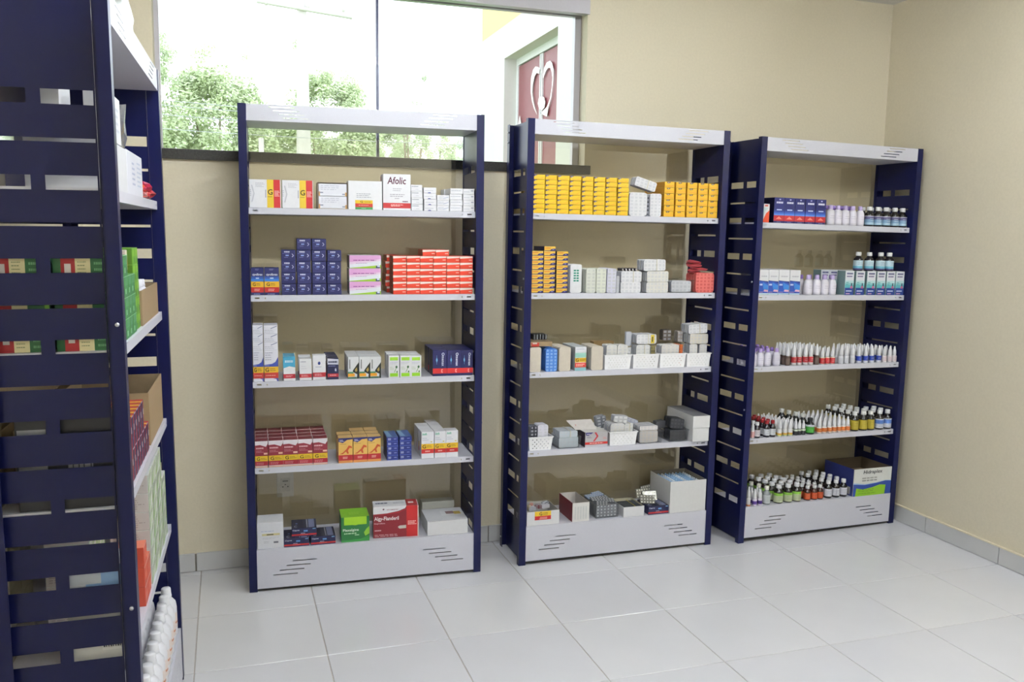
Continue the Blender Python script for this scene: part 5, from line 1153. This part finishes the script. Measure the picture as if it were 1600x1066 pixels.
HC = bottle('white_bottle', .024, .11, '#dcdce4', '#e8e8f0', [], 'hdpe', rough=.35)
for k in range(10): HC.put(0, 2, .562+.055*(k // 2), .055+.055*(k % 2), .0035, 'white bottle in the brown box, %s, %s row' % (ordn(k // 2, 5), ('front', 'back')[k % 2]), group='white bottles in the brown box')
# third shelf
open0(3, .60, .35, .15, .235, 'open brown cardboard box at the far end of the side-on rack\'s third shelf', col='#a58d6c', inner='#8f7a5c', b0=.026, t=.003, name='cardboard_box')
open0(3, .16, .42, .155, .11, 'brown cardboard box behind the navy and red cartons, side-on rack\'s third shelf', col='#a58d6c', inner='#8f7a5c', b0=.152, t=.003, name='cardboard_box')
def mk_rn(w, h):
    B = Box(w, .08, h, '#9a2434', side='#a82636', top='#b02a36'); B.rect(.0, .62, 0, 1, '#25284e'); B.rect(.0, .62, .96, 1, '#c3c5de'); B.rect(.7, .92, .5, .7, '#e0c8c8'); B.rect(.0, .4, 0, 1, '#e0b832', 't'); B.lines(.1, .5, .2, .8, 3, '#6a6e94'); return B.mesh()
me = mk_rn(.0455, .078)
for i in range(9):
    for k in range(2 if i < 7 else 1):
        put(0, 3, .172+i*.0465, .026, k*.0785, me, 'navy and red carton on side-on rack\'s third shelf, %s, %s layer' % (OR[i+1]+' from near end', ('lower', 'upper')[k]), group='navy and red cartons')
B = Box(.095, .2, .2, '#23242c'); B.rect(.02, .3, .4, .9, '#8d9098', 'l'); B.lines(.5, .8, .4, .6, 1, '#9a9ca4', 'l'); put(0, 3, .09, .03, 0, B.mesh(), 'dark carton against the near side panel, side-on rack\'s third shelf')
# fourth shelf: white cartons with green
def mk_wg(w, h):
    B = Box(w, .1, h, '#dfe2dc', side='#d6cfcb', top='#dfe2e0'); B.poly([(.0, .0), (.25, 0), (.75, 1), (.5, 1)], '#b9cfa0'); B.poly([(.7, 0), (.95, 0), (1, .6), (.9, .7)], '#b7cf98'); B.rect(.94, 1, 0, 1, '#8fb86a'); B.lines(.1, .8, .6, .9, 3, '#a5aba2'); B.lines(.08, .92, .15, .85, 6, '#a89a98', 'l', f=.3); B.rect(.0, .04, 0, 1, '#7fae72'); return B.mesh()
me = mk_wg(.105, .0505)
for i in range(6):
    for k in range(6):
        if i == 5 and k > 3: continue
        put(0, 4, .30+i*.1075, .0225 if i > 1 else .135, k*.051, me, 'white and green carton, %s column from the near end, %s' % (OR[i+1], ordr(k, 6)), group='white and green cartons')
me = mk_wg(.078, .054)
def mk_or2(w, h):
    B = Box(w, .11, h, '#cf4a2e', side='#d3533a', top='#dd7a62'); B.rect(.0, 1, .93, 1, '#eec0b0'); B.rect(.2, .8, .3, .6, '#dc6a4c'); return B.mesh()
me = mk_or2(.06, .052)
for i, k in ((0, 0), (0, 1), (0, 2), (1, 0), (1, 1)): put(0, 4, .345+.0615*i, .0225, k*.0525, me, 'orange-red carton low on the side-on rack, %s, %s' % (('near column', 'far column')[i], ordr(k, 3)), group='orange cartons on the side-on rack')
B = Box(.1, .115, .145, '#d9d9da', side='#d5d5d2'); B.lines(.1, .5, .2, .5, 5, '#b9b9b4', 'l', f=.3); B.rect(.58, .98, .15, .62, '#e2e2de', 'l')
for q in range(9): B.rect(.6+.042*q, .6+.042*q+(.02 if q % 3 else .03), .2, .6, '#3c3c40', 'l')
put(0, 4, .093, .034, 0, B.mesh('white_box'), 'white carton with barcode against the near side panel, side-on rack\'s fourth shelf', name='white_box')
B = Box(.1, .125, .075, '#dcdfe6', side='#d9dde4'); B.rect(.35, 1, .35, 1, '#8fb4e4', 'l'); B.rect(0, .6, .45, .95, '#c3cbd8', 'l'); B.lines(.5, .95, .12, .24, 1, '#5a5c66', 'l', f=.8); B.rect(0, 1, .6, 1, '#7ea6e2')
put(0, 4, .093, .028, .1458, B.mesh('white_box'), 'white and light blue carton against the near side panel, side-on rack\'s fourth shelf', name='white_box')
# bottom shelf: white bottles
HB = bottle('white_bottle', .031, .165, '#e2e2e8', '#e9e9ee', [], 'hdpe', rough=.35)
HO = bottle('white_bottle', .031, .165, '#e2e2e8', '#e9e9ee', [(.2, .5, '#e3d5cf'), (.28, .32, '#c9876a')], 'hdpe', rough=.35)
for i in range(10):
    for j in range(3):
        (HO if j == 0 else HB).put(0, 5, .335+i*.065, .038+j*.066, 0, 'white plastic bottle on the side-on rack\'s bottom shelf, %s row, %s from near end' % (('front', 'middle', 'back')[j], OR[i+1]), group='white bottles at the bottom')
open0(5, .12, .17, .13, .23, 'brown cardboard box at the near end of the side-on rack\'s bottom shelf', col='#a58d6c', inner='#8f7a5c', b0=.024, t=.003, name='cardboard_box')
# see-through bag on top of the rack
BAG = clear('bag_film', (.86, .87, .88), 1.5, 2.6, .18)
e = put(0, 1, 0, 0, 0, None, 'translucent white plastic bag on top of the side-on rack', 'bag', name='plastic_bag')
import bmesh
bm = bmesh.new(); bmesh.ops.create_icosphere(bm, subdivisions=4, radius=1.0); rr = random.Random(2)
from mathutils import noise
for v in bm.verts:
    n = noise.noise(v.co*3.1)*.08+noise.noise(v.co*8)*.03; v.co *= 1+n
    v.co = Vector((v.co.x*.40, v.co.y*.12, max(-.115, v.co.z*.19)+.115))
me = bpy.data.meshes.new('plastic_bag'); bm.to_mesh(me); bm.free(); me.materials.append(BAG)
for p in me.polygons: p.use_smooth = True
zt = 2.0-FH-RACK[0]['zs'][0]+.002
obj('bag_film', me, e, (.58, .15, zt))
for k in range(15):
    b = MB(); b.box(-.05, .05, -.05, .05, 0, .035, M('#dcdee2', .5)); obj('white_packet', b, e, (.34+.115*(k % 5), .15, zt+.004+.038*(k//5)*1.0), .15*((k*7) % 3-1)*.3)
print('OBJECTS', len(bpy.data.objects), 'TRIS', sum(len(o.data.polygons)*2 for o in bpy.data.objects if o.type == 'MESH'))
